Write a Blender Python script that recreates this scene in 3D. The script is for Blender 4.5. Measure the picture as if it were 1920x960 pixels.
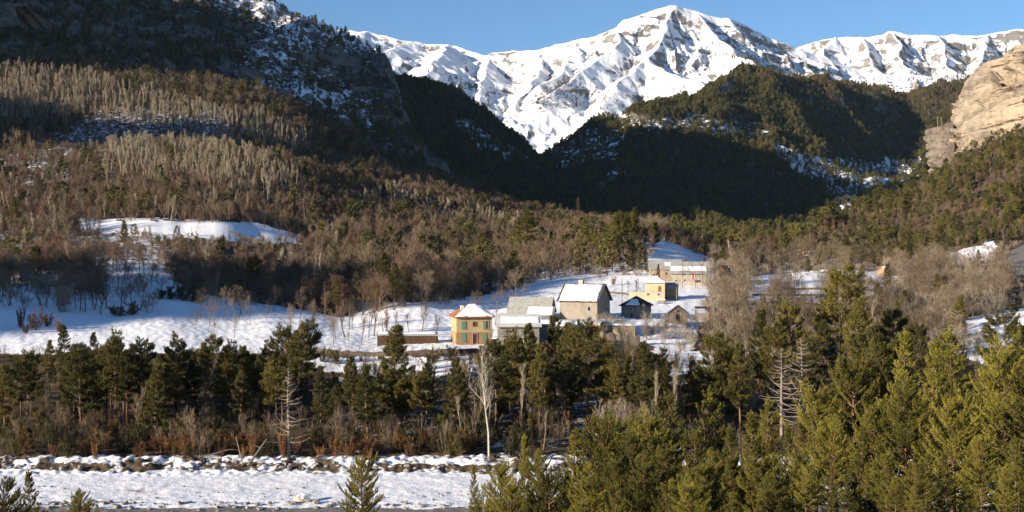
import bpy, math, random
import numpy as np
from mathutils import Vector, Matrix

for o in list(bpy.data.objects):
    bpy.data.objects.remove(o)
scene = bpy.context.scene
COL = scene.collection
R = math.radians

# ------------------------------------------------------------------ camera, sky, sun, exposure
F = 2318.0                    # focal length in photo pixels (1920 wide)
CAMZ = 25.0                   # eye height above the river bed
cam_data = bpy.data.cameras.new('camera')
cam_data.sensor_width = 36.0
cam_data.lens = 36.0 * F / 1920.0
cam_data.clip_start = 0.5
cam_data.clip_end = 60000.0
cam = bpy.data.objects.new('camera', cam_data)
COL.objects.link(cam)
cam.location = (0, 0, CAMZ)
cam.rotation_euler = (R(90), 0, 0)
scene.camera = cam

SUN_AZ = 30.0                 # degrees behind pure left
SUN_EL = 14.0
sa, se = R(SUN_AZ), R(SUN_EL)
SUN_DIR = Vector((-math.cos(sa) * math.cos(se), -math.sin(sa) * math.cos(se), math.sin(se)))
world = bpy.data.worlds.new('World')
scene.world = world
world.use_nodes = True
wn = world.node_tree.nodes
wl = world.node_tree.links
wn.clear()
sky = wn.new('ShaderNodeTexSky')
sky.sky_type = 'NISHITA'
sky.sun_disc = False
sky.sun_elevation = se
sky.sun_rotation = math.atan2(SUN_DIR.x, SUN_DIR.y)
sky.altitude = 1200
sky.air_density = 1.0
sky.dust_density = 0.0
sky.ozone_density = 4.5
bg = wn.new('ShaderNodeBackground')
bg.inputs['Strength'].default_value = 0.068
wo = wn.new('ShaderNodeOutputWorld')
wl.new(sky.outputs[0], bg.inputs[0])
wl.new(bg.outputs[0], wo.inputs[0])

sun_data = bpy.data.lights.new('sun', 'SUN')
sun_data.energy = 5.0
sun_data.angle = R(0.5)
sun_data.color = (1.0, 0.86, 0.68)
sun = bpy.data.objects.new('sun', sun_data)
COL.objects.link(sun)
sun.rotation_euler = SUN_DIR.to_track_quat('Z', 'Y').to_euler()

vs = scene.view_settings
scene.display_settings.display_device = 'sRGB'
vs.view_transform = 'Standard'
vs.look = 'None'
vs.exposure = 1.2
vs.gamma = 1.0
vs.use_curve_mapping = False
scene.render.engine = 'CYCLES'
cy = scene.cycles
cy.max_bounces = 5
cy.diffuse_bounces = 3
cy.glossy_bounces = 1
cy.transmission_bounces = 2
cy.transparent_max_bounces = 4
cy.use_denoising = True
cy.denoiser = "OPENIMAGEDENOISE"
cy.denoising_input_passes = "RGB_ALBEDO_NORMAL"
cy.denoising_prefilter = "ACCURATE"
cy.caustics_reflective = False
cy.caustics_refractive = False
cy.use_adaptive_sampling = True
cy.adaptive_threshold = 0.015
scene.render.film_transparent = False

# ------------------------------------------------------------------ noise
def _h(ix, iy, seed):
    ix = np.atleast_1d(ix); iy = np.atleast_1d(iy)
    a = (ix.astype(np.int64) * 374761393 + iy.astype(np.int64) * 668265263 + seed * 69069) & 0xFFFFFFFF
    a = ((a ^ (a >> 13)) * 1274126177) & 0xFFFFFFFF
    a = ((a ^ (a >> 16)) * 2246822519) & 0xFFFFFFFF
    return ((a ^ (a >> 15)) & 0xFFFF) / 65535.0

def noise(x, y, seed=0):
    x = np.asarray(x, float); y = np.asarray(y, float)
    x0 = np.floor(x); y0 = np.floor(y)
    fx = x - x0; fy = y - y0
    u = fx * fx * fx * (fx * (fx * 6 - 15) + 10)
    v = fy * fy * fy * (fy * (fy * 6 - 15) + 10)
    def g(ix, iy, dx, dy):
        t = _h(ix, iy, seed) * 6.2831853
        return np.cos(t) * dx + np.sin(t) * dy
    a = g(x0, y0, fx, fy); b = g(x0 + 1, y0, fx - 1, fy)
    c = g(x0, y0 + 1, fx, fy - 1); d = g(x0 + 1, y0 + 1, fx - 1, fy - 1)
    return (((a + (b - a) * u) + ((c + (d - c) * u) - (a + (b - a) * u)) * v) * 1.5).reshape(np.broadcast(x, y).shape)

def fbm(x, y, octv=4, seed=0, gain=0.5):
    s = 0; amp = 1.0; tot = 0
    for i in range(octv):
        s = s + amp * noise(x, y, seed + i * 17)
        tot += amp
        amp *= gain
        x = x * 2.03 + 13.7; y = y * 2.03 - 7.1
    return s / tot * 1.4

def ridged(x, y, octv=5, seed=0, gain=0.5):
    s = 0; amp = 1.0; tot = 0; w = 1.0
    for i in range(octv):
        n = 1 - np.abs(noise(x, y, seed + i * 31)) * 1.7
        n = np.clip(n, 0, 1) ** 2
        s = s + amp * n * w
        w = np.clip(n * 1.6, 0, 1)
        tot += amp
        amp *= gain
        x = x * 2.07 + 5.3; y = y * 2.07 - 9.7
    return s / tot

def sstep(a, b, x):
    t = np.clip((x - a) / (b - a), 0, 1)
    return t * t * (3 - 2 * t)

def in_poly(px, py, poly):
    px = np.asarray(px, float); py = np.asarray(py, float)
    r = np.zeros(np.broadcast(px, py).shape, bool)
    n = len(poly)
    for i in range(n):
        x0, y0 = poly[i]; x1, y1 = poly[(i + 1) % n]
        if y0 == y1:
            continue
        c = ((y0 > py) != (y1 > py)) & (px < (x1 - x0) * (py - y0) / (y1 - y0) + x0)
        r ^= c
    return r

def at(px, py, Y):
    return Vector(((px - 960) / F * Y, Y, CAMZ + (480 - py) / F * Y))

# ------------------------------------------------------------------ mesh helpers
def set_tris(me, V, T, smooth=False, matidx=None):
    V = np.asarray(V, np.float32); T = np.asarray(T, np.int32)
    me.vertices.add(len(V))
    me.vertices.foreach_set('co', V.ravel())
    k = T.shape[1]
    me.loops.add(T.size)
    me.loops.foreach_set('vertex_index', T.ravel())
    me.polygons.add(len(T))
    me.polygons.foreach_set('loop_start', np.arange(0, T.size, k, dtype=np.int32))
    if smooth:
        me.polygons.foreach_set('use_smooth', np.ones(len(T), bool))
    if matidx is not None:
        me.polygons.foreach_set('material_index', np.asarray(matidx, np.int32))
    me.update(calc_edges=True)
    me.validate()

def link(name, me, parent=None):
    o = bpy.data.objects.new(name, me)
    COL.objects.link(o)
    if parent is not None:
        o.parent = parent
    return o

def tag(o, label=None, cat=None, group=None, kind=None):
    if label: o['label'] = label
    if cat: o['category'] = cat
    if group: o['group'] = group
    if kind: o['kind'] = kind
    return o

def grid_mesh(name, X, Y, Z, mat, attrs=None, kind='structure', smooth=True):
    nr, nc = X.shape
    V = np.stack([X.ravel(), Y.ravel(), Z.ravel()], 1)
    i = np.arange((nr - 1) * (nc - 1))
    r = i // (nc - 1); c = i % (nc - 1)
    a = r * nc + c
    Q = np.stack([a, a + 1, a + nc + 1, a + nc], 1)
    me = bpy.data.meshes.new(name)
    set_tris(me, V, Q, smooth)
    for k, arr in (attrs or {}).items():
        at_ = me.attributes.new(k, 'FLOAT', 'POINT')
        at_.data.foreach_set('value', np.asarray(arr, np.float32).ravel())
    me.materials.append(mat)
    o = link(name, me)
    if kind: o['kind'] = kind
    return o

# ------------------------------------------------------------------ material helpers
class NT:
    def __init__(s, name):
        s.m = bpy.data.materials.new(name)
        s.m.use_nodes = True
        s.t = s.m.node_tree
        s.t.nodes.clear()
        s.out = s.n('ShaderNodeOutputMaterial')
    def n(s, t, **kw):
        x = s.t.nodes.new(t)
        for k, v in kw.items():
            setattr(x, k, v)
        return x
    def l(s, a, b):
        s.t.links.new(a, b)
    def bsdf(s, rough=0.9, spec=0.1):
        b = s.n('ShaderNodeBsdfPrincipled')
        b.inputs['Roughness'].default_value = rough
        b.inputs['Specular IOR Level'].default_value = spec
        s.l(b.outputs[0], s.out.inputs[0])
        return b
    def attr(s, name):
        a = s.n('ShaderNodeAttribute', attribute_name=name)
        return a.outputs['Fac']
    def coord(s, kind='Object'):
        return s.n('ShaderNodeTexCoord').outputs[kind]
    def noise(s, vec, scale, detail=4, rough=0.55):
        x = s.n('ShaderNodeTexNoise')
        x.inputs['Scale'].default_value = scale
        x.inputs['Detail'].default_value = detail
        x.inputs['Roughness'].default_value = rough
        if vec is not None: s.l(vec, x.inputs['Vector'])
        return x.outputs['Fac']
    def mapping(s, vec, scale=(1, 1, 1)):
        x = s.n('ShaderNodeMapping')
        x.inputs['Scale'].default_value = scale
        s.l(vec, x.inputs['Vector'])
        return x.outputs[0]
    def ramp(s, fac, stops):
        r = s.n('ShaderNodeValToRGB')
        e = r.color_ramp.elements
        while len(e) > 1: e.remove(e[-1])
        e[0].position = stops[0][0]; e[0].color = (*stops[0][1], 1)
        for p, c in stops[1:]:
            k = e.new(p); k.color = (*c, 1)
        s.l(fac, r.inputs[0])
        return r.outputs[0]
    def math(s, op, a, b=None, clamp=False):
        x = s.n('ShaderNodeMath', operation=op, use_clamp=clamp)
        for i, v in enumerate((a, b)):
            if v is None: continue
            if isinstance(v, (int, float)): x.inputs[i].default_value = v
            else: s.l(v, x.inputs[i])
        return x.outputs[0]
    def mix(s, fac, a, b, blend='MIX'):
        x = s.n('ShaderNodeMix', data_type='RGBA', blend_type=blend)
        if isinstance(fac, (int, float)): x.inputs[0].default_value = fac
        else: s.l(fac, x.inputs[0])
        for i, v in ((6, a), (7, b)):
            if isinstance(v, tuple): x.inputs[i].default_value = (*v, 1)
            else: s.l(v, x.inputs[i])
        return x.outputs[2]
    def bump(s, h, strength, dist, b):
        x = s.n('ShaderNodeBump')
        x.inputs['Strength'].default_value = strength
        x.inputs['Distance'].default_value = dist
        s.l(h, x.inputs['Height'])
        s.l(x.outputs[0], b.inputs['Normal'])

SNOW = (0.86, 0.87, 0.89)

def flat_mat(name, c1, c2=None, scale=2.0, rough=0.85, spec=0.15, bump=0.0, bd=0.05, detail=5):
    m = NT(name)
    b = m.bsdf(rough, spec)
    c2 = c2 or tuple(x * 0.7 for x in c1)
    n = m.noise(m.coord(), scale, detail)
    m.l(m.ramp(n, [(0.3, c2), (0.7, c1)]), b.inputs['Base Color'])
    if bump:
        m.bump(m.noise(m.coord(), scale * 4, 4), bump, bd, b)
    return m.m
rnd = random.Random(7)
rs = np.random.default_rng(5)
# ------------------------------------------------------------------ terrain functions
# every landform is a height function of (X, Y); controls give, per compass column, distance -> ground row as seen from the eye
def pchip(xs, ys, x):
    xs = np.asarray(xs, float); ys = np.asarray(ys, float)
    h = np.diff(xs); d = np.diff(ys) / h
    m = np.zeros(len(xs))
    m[0] = d[0]; m[-1] = d[-1]
    for i in range(1, len(xs) - 1):
        if d[i - 1] * d[i] > 0:
            w1 = 2 * h[i] + h[i - 1]; w2 = h[i] + 2 * h[i - 1]
            m[i] = (w1 + w2) / (w1 / d[i - 1] + w2 / d[i])
    i = np.clip(np.searchsorted(xs, x) - 1, 0, len(xs) - 2)
    t = np.clip((x - xs[i]) / h[i], 0, 1)
    return (ys[i] * (1 + 2 * t) * (1 - t) ** 2 + m[i] * h[i] * t * (1 - t) ** 2
            + ys[i + 1] * t * t * (3 - 2 * t) + m[i + 1] * h[i] * t * t * (t - 1))

class Stack:
    """columns {photo column: [(distance, row) or (distance, 'height')]}"""
    def __init__(s, cols, y0, y1, ny=900, ymin=30.0, nc=700):
        s.ymin = ymin
        cs = sorted(cols)
        s.ly = np.linspace(math.log(y0), math.log(y1), ny)
        Ys = np.exp(s.ly)
        T = []
        for c in cs:
            pts = sorted(cols[c])
            yy = [p[0] for p in pts]
            zz = [p[1] if len(p) == 3 else CAMZ + (480 - p[1]) / F * p[0] for p in pts]
            T.append(pchip(yy, zz, Ys))
        T = np.array(T)
        s.c = np.linspace(cs[0], cs[-1], nc)
        ci = np.array(cs, float)
        s.T = np.array([pchip(ci, T[:, j], s.c) for j in range(ny)]).T
        # light smoothing across columns
        k = np.array([1, 2, 3, 2, 1.0]); k /= k.sum()
        P = np.pad(s.T, ((2, 2), (0, 0)), mode='edge')
        s.T = sum(k[i] * P[i:i + nc] for i in range(5))
    def __call__(s, X, Y):
        X = np.asarray(X, float); Y = np.asarray(Y, float)
        c = 960 + F * X / np.maximum(Y, s.ymin)
        u = np.clip((c - s.c[0]) / (s.c[1] - s.c[0]), 0, len(s.c) - 1.001)
        v = np.clip((np.log(np.maximum(Y, 0.5)) - s.ly[0]) / (s.ly[1] - s.ly[0]), 0, len(s.ly) - 1.001)
        i = u.astype(int); j = v.astype(int)
        fu = u - i; fv = v - j
        return ((s.T[i, j] * (1 - fu) + s.T[i + 1, j] * fu) * (1 - fv)
                + (s.T[i, j + 1] * (1 - fu) + s.T[i + 1, j + 1] * fu) * fv)

Z = 'z'
nearL = [(1, 23.4, Z), (8, 22.8, Z), (30, 15.5, Z), (60, 7.5, Z), (85, 3.2, Z), (105, 0.5, Z), (116, -0.25, Z), (125, 0.0, Z), (143, 0.15, Z), (145.7, 0.9, Z), (150, 1.15, Z), (165, 2.0, Z), (190, 4.4, Z), (205, 6.5, Z)]
nearM = [(1, 23.4, Z), (8, 22.8, Z), (30, 17.0, Z), (60, 9.5, Z), (85, 4.6, Z), (105, 1.0, Z), (116, 0.0, Z), (125, 0.0, Z), (143, 0.15, Z), (145.7, 0.9, Z), (150, 1.15, Z), (165, 1.8, Z), (190, 3.6, Z), (205, 5.6, Z)]
nearR = [(1, 23.4, Z), (8, 22.8, Z), (30, 18.5, Z), (60, 12.0, Z), (85, 7.0, Z), (105, 3.0, Z), (118, 0.8, Z), (127, 0.0, Z), (143, 0.15, Z), (145.7, 0.9, Z), (150, 1.2, Z), (165, 2.2, Z), (190, 4.2, Z), (205, 6.0, Z)]
gcols = {
 -3500: nearL + [(220, 655), (300, 560), (340, 520), (450, 405), (640, 330), (800, 270), (950, 230), (1150, 200), (1700, 260)],
 -300: nearL + [(220, 655), (260, 590), (300, 540), (340, 510), (400, 440), (450, 405), (560, 345), (680, 280), (800, 220), (950, 150), (1100, 120), (1700, 200)],
 0: nearL + [(220, 655), (260, 590), (300, 540), (340, 510), (400, 440), (450, 405), (560, 345), (680, 280), (800, 215), (950, 140), (1100, 115), (1700, 200)],
 200: nearL + [(220, 652), (260, 592), (300, 542), (340, 492), (385, 458), (402, 445), (442, 413), (470, 400), (560, 345), (620, 300), (665, 283), (740, 288), (800, 255), (900, 190), (980, 155), (1100, 130), (1700, 220)],
 400: nearL + [(220, 655), (260, 604), (300, 560), (335, 527), (380, 472), (402, 450), (442, 418), (470, 405), (560, 345), (630, 305), (670, 290), (740, 304), (800, 275), (900, 215), (980, 185), (1100, 160), (1700, 240)],
 520: nearL + [(217, 662), (240, 630), (290, 583), (320, 556), (360, 522), (402, 478), (440, 448), (470, 428), (560, 372), (630, 330), (680, 312), (760, 318), (820, 300), (920, 235), (1000, 205), (1150, 190), (1700, 260)],
 640: nearL + [(213, 668), (217, 661), (230, 647), (290, 590), (320, 562), (360, 530), (420, 492), (470, 462), (560, 424), (640, 394), (720, 372), (800, 350), (900, 318), (1000, 282), (1200, 250), (1700, 300)],
 760: nearL + [(213, 668), (217, 661), (230, 648), (300, 562), (340, 541), (400, 505), (470, 468), (560, 433), (640, 408), (720, 388), (800, 372), (900, 345), (1100, 318), (1300, 310), (1700, 360)],
 900: nearL + [(213, 668), (217, 661), (230, 646), (270, 602), (300, 575), (340, 548), (400, 518), (480, 487), (560, 460), (640, 438), (720, 418), (850, 395), (1100, 372), (1400, 360), (1700, 380)],
 1060: nearM + [(215, 672), (225, 650), (240, 618), (250, 600), (270, 583), (300, 562), (340, 540), (380, 520), (450, 500), (540, 482), (640, 464), (760, 444), (900, 428), (1200, 415), (1700, 430)],
 1230: nearM + [(215, 680), (235, 645), (248, 606), (262, 590), (280, 575), (300, 557), (340, 531), (370, 508), (400, 487), (430, 462), (465, 449), (520, 452), (600, 455), (800, 445), (1200, 430), (1700, 440)],
 1400: nearM + [(215, 690), (240, 640), (260, 605), (290, 575), (310, 558), (340, 540), (380, 517), (450, 497), (520, 483), (600, 474), (800, 468), (1200, 460), (1700, 470)],
 1545: nearR + [(215, 690), (240, 645), (270, 600), (310, 562), (340, 545), (380, 522), (440, 503), (500, 478), (540, 440), (600, 452), (700, 470), (1200, 470), (1700, 475)],
 1640: nearR + [(215, 695), (240, 650), (270, 605), (310, 566), (340, 548), (390, 522), (430, 505), (480, 470), (520, 425), (560, 396), (590, 392), (640, 415), (800, 460), (1700, 480)],
 1730: nearR + [(215, 695), (240, 655), (270, 610), (310, 570), (340, 548), (380, 522), (420, 498), (470, 455), (520, 395), (560, 372), (590, 354), (620, 356), (700, 400), (900, 450), (1700, 480)],
 1830: nearR + [(215, 690), (235, 648), (262, 600), (285, 585), (310, 565), (345, 530), (380, 492), (400, 478), (430, 452), (470, 420), (520, 350), (560, 315), (600, 288), (640, 280), (740, 250), (900, 290), (1700, 400)],
 1940: nearR + [(215, 685), (235, 640), (262, 588), (285, 575), (310, 555), (345, 520), (380, 485), (400, 470), (430, 445), (470, 400), (520, 320), (560, 275), (600, 238), (640, 215), (740, 190), (900, 240), (1700, 300)],
 2300: nearR + [(215, 680), (262, 580), (310, 540), (380, 450), (430, 380), (520, 220), (600, 130), (700, 60), (900, 80), (1700, 100)],
 5000: nearR + [(215, 680), (262, 560), (310, 520), (380, 430), (430, 350), (520, 200), (600, 80), (700, 0), (1700, 0)],
}
_g = Stack(gcols, 1.0, 1700.0)

def bank_y(X):
    return 144.5 + 2.2 * fbm(X / 14.0, X * 0 + 3.3, 3, 5) + 0.9 * noise(X / 2.3, X * 0, 8)

def H_ground(X, Y):
    X = np.asarray(X, float); Y = np.asarray(Y, float)
    # wobble of the river bank
    w = sstep(132, 141, Y) * (1 - sstep(150, 163, Y))
    dy = (bank_y(X) - 144.5) * w
    z = _g(X, Y - dy)
    a = np.clip((Y - 150) / 500, 0, 1)
    z = z + (0.35 + 5.0 * a ** 1.5) * fbm(X / (14 + 60 * a), Y / (14 + 60 * a), 4, 2)* sstep(146, 175, Y)
    z = z + 2.5 * ridged(X / 55, Y / 75, 3, 41) * sstep(430, 600, Y)
    # river gravel
    rv = sstep(112, 120, Y) * (1 - sstep(140, 144, Y))
    z = z + rv * (0.10 * fbm(X / 4.2, Y / 3.2, 4, 9) - 0.06)
    z = z + (0.03 + 0.03 * sstep(150, 160, Y) + 0.25 * sstep(139, 144, Y) * (1 - sstep(147, 152, Y))) * noise(X / 0.9, Y / 0.9, 77) * sstep(100, 112, Y) * (1 - sstep(200, 230, Y))
    z = z + 0.11 * noise(X / 1.2, Y / 1.7, 78) * sstep(205, 220, Y) * (1 - sstep(360, 420, Y))
    return z

mcols = {
 -5200: [(900, 200.0, Z), (1000, 640.0, Z), (1300, 660.0, Z), (1700, 700.0, Z), (2600, 700.0, Z)],
 -2200: [(900, 180.0, Z), (1000, 600.0, Z), (1300, 640.0, Z), (1700, 680.0, Z), (2600, 700.0, Z)],
 -900: [(900, 140), (1000, 60), (1300, -120), (1600, -300), (2000, -350), (2600, -200)],
 -100: [(900, 190), (1000, 138), (1150, 80), (1350, -20), (1700, -180), (2000, -220), (2600, -100)],
 0: [(900, 190), (1000, 142), (1150, 95), (1350, 0), (1700, -150), (2000, -190), (2600, -60)],
 150: [(900, 195), (1000, 150), (1150, 115), (1350, 50), (1700, -90), (2000, -130), (2600, 0)],
 300: [(900, 215), (1000, 175), (1150, 140), (1350, 80), (1700, -40), (1950, -80), (2600, 60)],
 420: [(900, 245), (1000, 205), (1150, 170), (1350, 110), (1600, 20), (1780, -40), (2000, 0), (2600, 150)],
 520: [(900, 275), (1000, 240), (1150, 200), (1350, 140), (1550, 60), (1680, 0), (1750, 8), (2000, 160), (2600, 300)],
 580: [(900, 300), (1000, 262), (1150, 222), (1350, 165), (1550, 85), (1680, 24), (1750, 40), (2000, 220), (2600, 350)],
 640: [(900, 325), (1000, 285), (1150, 245), (1350, 190), (1550, 110), (1680, 50), (1740, 60), (2000, 300), (2600, 400)],
 690: [(900, 340), (1000, 300), (1150, 262), (1350, 205), (1550, 125), (1660, 67), (1720, 90), (1950, 350), (2600, 420)],
 720: [(900, 350), (1000, 310), (1150, 272), (1350, 215), (1530, 145), (1620, 90), (1680, 130), (1950, 380), (2600, 440)],
 738: [(900, 352), (1000, 316), (1150, 278), (1350, 224), (1500, 165), (1560, 110), (1620, 170), (1950, 400), (2600, 440)],
 752: [(900, 355), (1000, 320), (1150, 284), (1350, 234), (1450, 195), (1510, 150), (1580, 240), (1950, 420), (2600, 450)],
 770: [(900, 360), (1000, 326), (1150, 292), (1300, 262), (1400, 232), (1460, 205), (1540, 300), (1950, 430), (2600, 450)],
 800: [(900, 372), (1000, 345), (1150, 315), (1300, 290), (1380, 275), (1450, 330), (1950, 440), (2600, 460)],
 880: [(900, 420), (1150, 395), (1300, 385), (1450, 420), (1950, 450), (2600, 460)],
 1000: [(900, 450), (1150, 440), (1450, 450), (1950, 460), (2600, 460)],
}
_m = Stack(mcols, 850.0, 2600.0, 500)
def H_left(X, Y):
    z = _m(X, Y)
    c = 960 + F * X / Y
    k = sstep(950, 1150, Y)
    z = z + k * (22 * (ridged(X / 170 + 0.002 * Y, Y / 260, 5, 61) - 0.45) + 7 * fbm(X / 34, Y / 34, 3, 63))
    z = z + k * 4 * np.clip(noise(X / 120, z / 30.0, 66) * 2.0, -1, 1) + k * 9 * (ridged((X + 0.3 * Y) / 60, Y / 170, 3, 67) - 0.5)
    return z

pcols = {
 700: [(1350, 360), (1600, 300), (1900, 210), (2150, 140), (2350, 145), (2700, 300)],
 760: [(1350, 365), (1600, 310), (1900, 220), (2150, 150), (2300, 165), (2700, 300)],
 800: [(1350, 370), (1600, 318), (1900, 235), (2130, 162), (2280, 190), (2700, 330)],
 860: [(1350, 382), (1600, 330), (1900, 255), (2100, 188), (2250, 240), (2700, 380)],
 920: [(1350, 394), (1600, 345), (1850, 282), (2050, 219), (2200, 290), (2700, 420)],
 980: [(1350, 405), (1600, 362), (1800, 315), (1980, 259), (2120, 350), (2700, 440)],
 1025: [(1350, 412), (1550, 385), (1700, 350), (1880, 297), (2000, 400), (2700, 450)],
 1050: [(1350, 418), (1500, 400), (1700, 378), (1850, 345), (2000, 420), (2700, 450)],
 1100: [(1350, 430), (1700, 430), (2000, 440), (2700, 460)],
}
_p = Stack(pcols, 1300.0, 2700.0, 400)
def H_spur(X, Y):
    z = _p(X, Y)
    return z + sstep(1380, 1600, Y) * (20 * (ridged(X / 150, Y / 260, 4, 71) - 0.45) + 5 * fbm(X / 30, Y / 30, 3, 73))

ccols = {
 960: [(1000, 455), (1300, 440), (1600, 420), (1900, 400), (2600, 430)],
 1015: [(1000, 455), (1300, 430), (1600, 390), (1850, 330), (1950, 300), (2100, 340), (3200, 430)],
 1060: [(1000, 455), (1300, 425), (1600, 370), (1850, 300), (1960, 268), (2100, 300), (3200, 420)],
 1100: [(1000, 455), (1300, 425), (1600, 362), (1850, 285), (2000, 246), (2150, 280), (3200, 400)],
 1150: [(1000, 456), (1300, 428), (1600, 360), (1850, 275), (2020, 225), (2200, 262), (3200, 400)],
 1200: [(1000, 457), (1300, 430), (1600, 360), (1850, 262), (2030, 207), (2250, 230), (3200, 380)],
 1290: [(1000, 458), (1300, 435), (1600, 365), (1850, 270), (2050, 200), (2180, 193), (2400, 240), (3200, 380)],
 1345: [(1000, 458), (1300, 437), (1600, 372), (1850, 285), (2050, 215), (2250, 165), (2400, 175), (3200, 360)],
 1385: [(1000, 458), (1300, 440), (1600, 380), (1800, 315), (2050, 230), (2300, 150), (2400, 138), (2600, 190), (3200, 340)],
 1440: [(1000, 459), (1300, 442), (1600, 385), (1800, 330), (2050, 250), (2300, 165), (2430, 130), (2600, 170), (3200, 320)],
 1500: [(1000, 459), (1300, 444), (1600, 390), (1800, 342), (2050, 270), (2300, 185), (2470, 138), (2650, 165), (3200, 300)],
 1560: [(1000, 460), (1300, 445), (1600, 395), (1800, 352), (2050, 298), (2300, 222), (2530, 156), (2750, 170), (3200, 280)],
 1620: [(1000, 460), (1300, 445), (1600, 402), (1800, 365), (2050, 325), (2300, 275), (2600, 176), (2850, 172), (3200, 260)],
 1700: [(1000, 460), (1300, 440), (1600, 400), (1800, 372), (2050, 345), (2300, 312), (2650, 215), (2950, 172), (3200, 230)],
 1780: [(1000, 460), (1300, 430), (1600, 390), (1800, 360), (2050, 335), (2300, 300), (2650, 205), (2950, 162), (3200, 220)],
 1900: [(1000, 460), (1300, 420), (1600, 380), (1800, 350), (2050, 320), (2300, 285), (2650, 190), (2950, 140), (3200, 200)],
 2300: [(1000, 455), (1300, 380), (1600, 320), (2050, 250), (2300, 200), (2950, 60), (3200, 100)],
}
_c = Stack(ccols, 1000.0, 3200.0, 500)
def H_centre(X, Y):
    z = _c(X, Y)
    k = sstep(1050, 1500, Y)
    return z + k * (30 * (ridged(X / 190 - Y / 900, Y / 330, 4, 81) - 0.45) + 6 * fbm(X / 36, Y / 36, 3, 83))

# snow range: tents hung on ridge lines
ridges = [
 # pts (px, py, Y), slope either side, roundness
 ([(560, 62, 7700), (640, 54, 7600), (690, 58, 7500), (740, 71, 7400), (800, 79, 7400), (838, 80, 7350), (872, 92, 7300), (918, 104, 7250), (940, 98, 7150), (1000, 91, 7050), (1060, 79, 6900), (1120, 66, 6800), (1160, 50, 6750), (1178, 35, 6700), (1222, 19, 6750), (1260, 9, 6800), (1300, 20, 6850), (1345, 34, 6850), (1362, 34, 6850), (1400, 48, 6900), (1440, 70, 6950), (1490, 92, 7000), (1560, 118, 7050), (1700, 160, 7100)], 0.86),
 ([(1400, 120, 9000), (1500, 88, 8600), (1530, 78, 8550), (1570, 69, 8500), (1630, 68, 8450), (1655, 64, 8400), (1668, 58, 8400), (1695, 61, 8400), (1710, 66, 8400), (1760, 67, 8400), (1792, 63, 8400), (1830, 66, 8400), (1870, 60, 8350), (1905, 53, 8300), (1960, 58, 8300), (2100, 30, 8300), (2600, 60, 8300)], 0.95),
 ([(1170, 46, 6720), (1158, 78, 6450), (1128, 108, 6150), (1090, 130, 5900), (1040, 165, 5600), (1000, 190, 5400)], 0.75),
 ([(1262, 12, 6800), (1252, 45, 6560), (1238, 75, 6330), (1215, 108, 6100), (1180, 140, 5800), (1150, 175, 5450), (1120, 205, 5200)], 0.75),
 ([(1300, 21, 6850), (1330, 58, 6560), (1375, 100, 6200), (1420, 128, 5900), (1470, 150, 5500), (1540, 175, 5000)], 0.7),
 ([(1000, 92, 7050), (1012, 125, 6700), (1000, 150, 6400), (985, 175, 6100), (960, 205, 5800)], 0.8),
 ([(1075, 77, 6900), (1080, 100, 6600), (1062, 130, 6300), (1020, 160, 6000)], 0.8),
 ([(838, 80, 7350), (815, 112, 6700), (785, 160, 5900)], 0.50),
 ([(918, 104, 7250), (912, 140, 6700), (900, 190, 6050)], 0.50),
 ([(690, 58, 7500), (600, 85, 6700), (480, 112, 5600)], 0.42),
 ([(770, 75, 7400), (715, 105, 6800), (640, 150, 5900)], 0.46),
 ([(1668, 58, 8400), (1680, 82, 8150), (1690, 105, 7900), (1700, 128, 7600), (1720, 150, 7300)], 1.0),
 ([(1560, 70, 8500), (1548, 92, 8250), (1560, 118, 7950), (1590, 140, 7600)], 0.95),
 ([(1612, 68, 8450), (1622, 95, 8150), (1640, 125, 7800)], 1.0),
 ([(1760, 66, 8400), (1765, 95, 8100), (1780, 125, 7800), (1800, 150, 7500)], 0.95),
 ([(1850, 62, 8350), (1840, 95, 8050), (1850, 130, 7700)], 0.95),
 ([(1215, 108, 6100), (1240, 130, 5850), (1290, 150, 5500), (1330, 165, 5200)], 0.62),
]
def px3(p):
    return ((p[0] - 960) / F * p[2], p[2], CAMZ + (480 - p[1]) / F * p[2])
scols = {
 400: [(3600, 330), (4300, 290), (5200, 230), (6200, 170), (9500, 300)],
 760: [(3600, 330), (4300, 300), (5200, 278), (6200, 240), (7200, 205), (9500, 300)],
 900: [(3600, 330), (4300, 295), (5200, 270), (6200, 238), (7200, 200), (9500, 300)],
 1030: [(3600, 325), (4200, 292), (4800, 272), (5400, 248), (6200, 218), (7200, 180), (9500, 300)],
 1200: [(3600, 300), (4200, 262), (4800, 232), (5400, 206), (6200, 185), (7200, 160), (9500, 300)],
 1400: [(3600, 260), (4200, 215), (4800, 185), (5400, 165), (6200, 140), (7200, 130), (9500, 300)],
 1600: [(3600, 240), (4200, 210), (4800, 188), (5400, 172), (6500, 158), (7500, 150), (9500, 200)],
 1800: [(3600, 240), (4200, 210), (4800, 190), (5400, 178), (6500, 160), (7500, 145), (9500, 200)],
 2600: [(3600, 240), (4800, 190), (6500, 160), (7500, 130), (9500, 200)],
}
_s = Stack(scols, 3500.0, 9500.0, 300)
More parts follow.
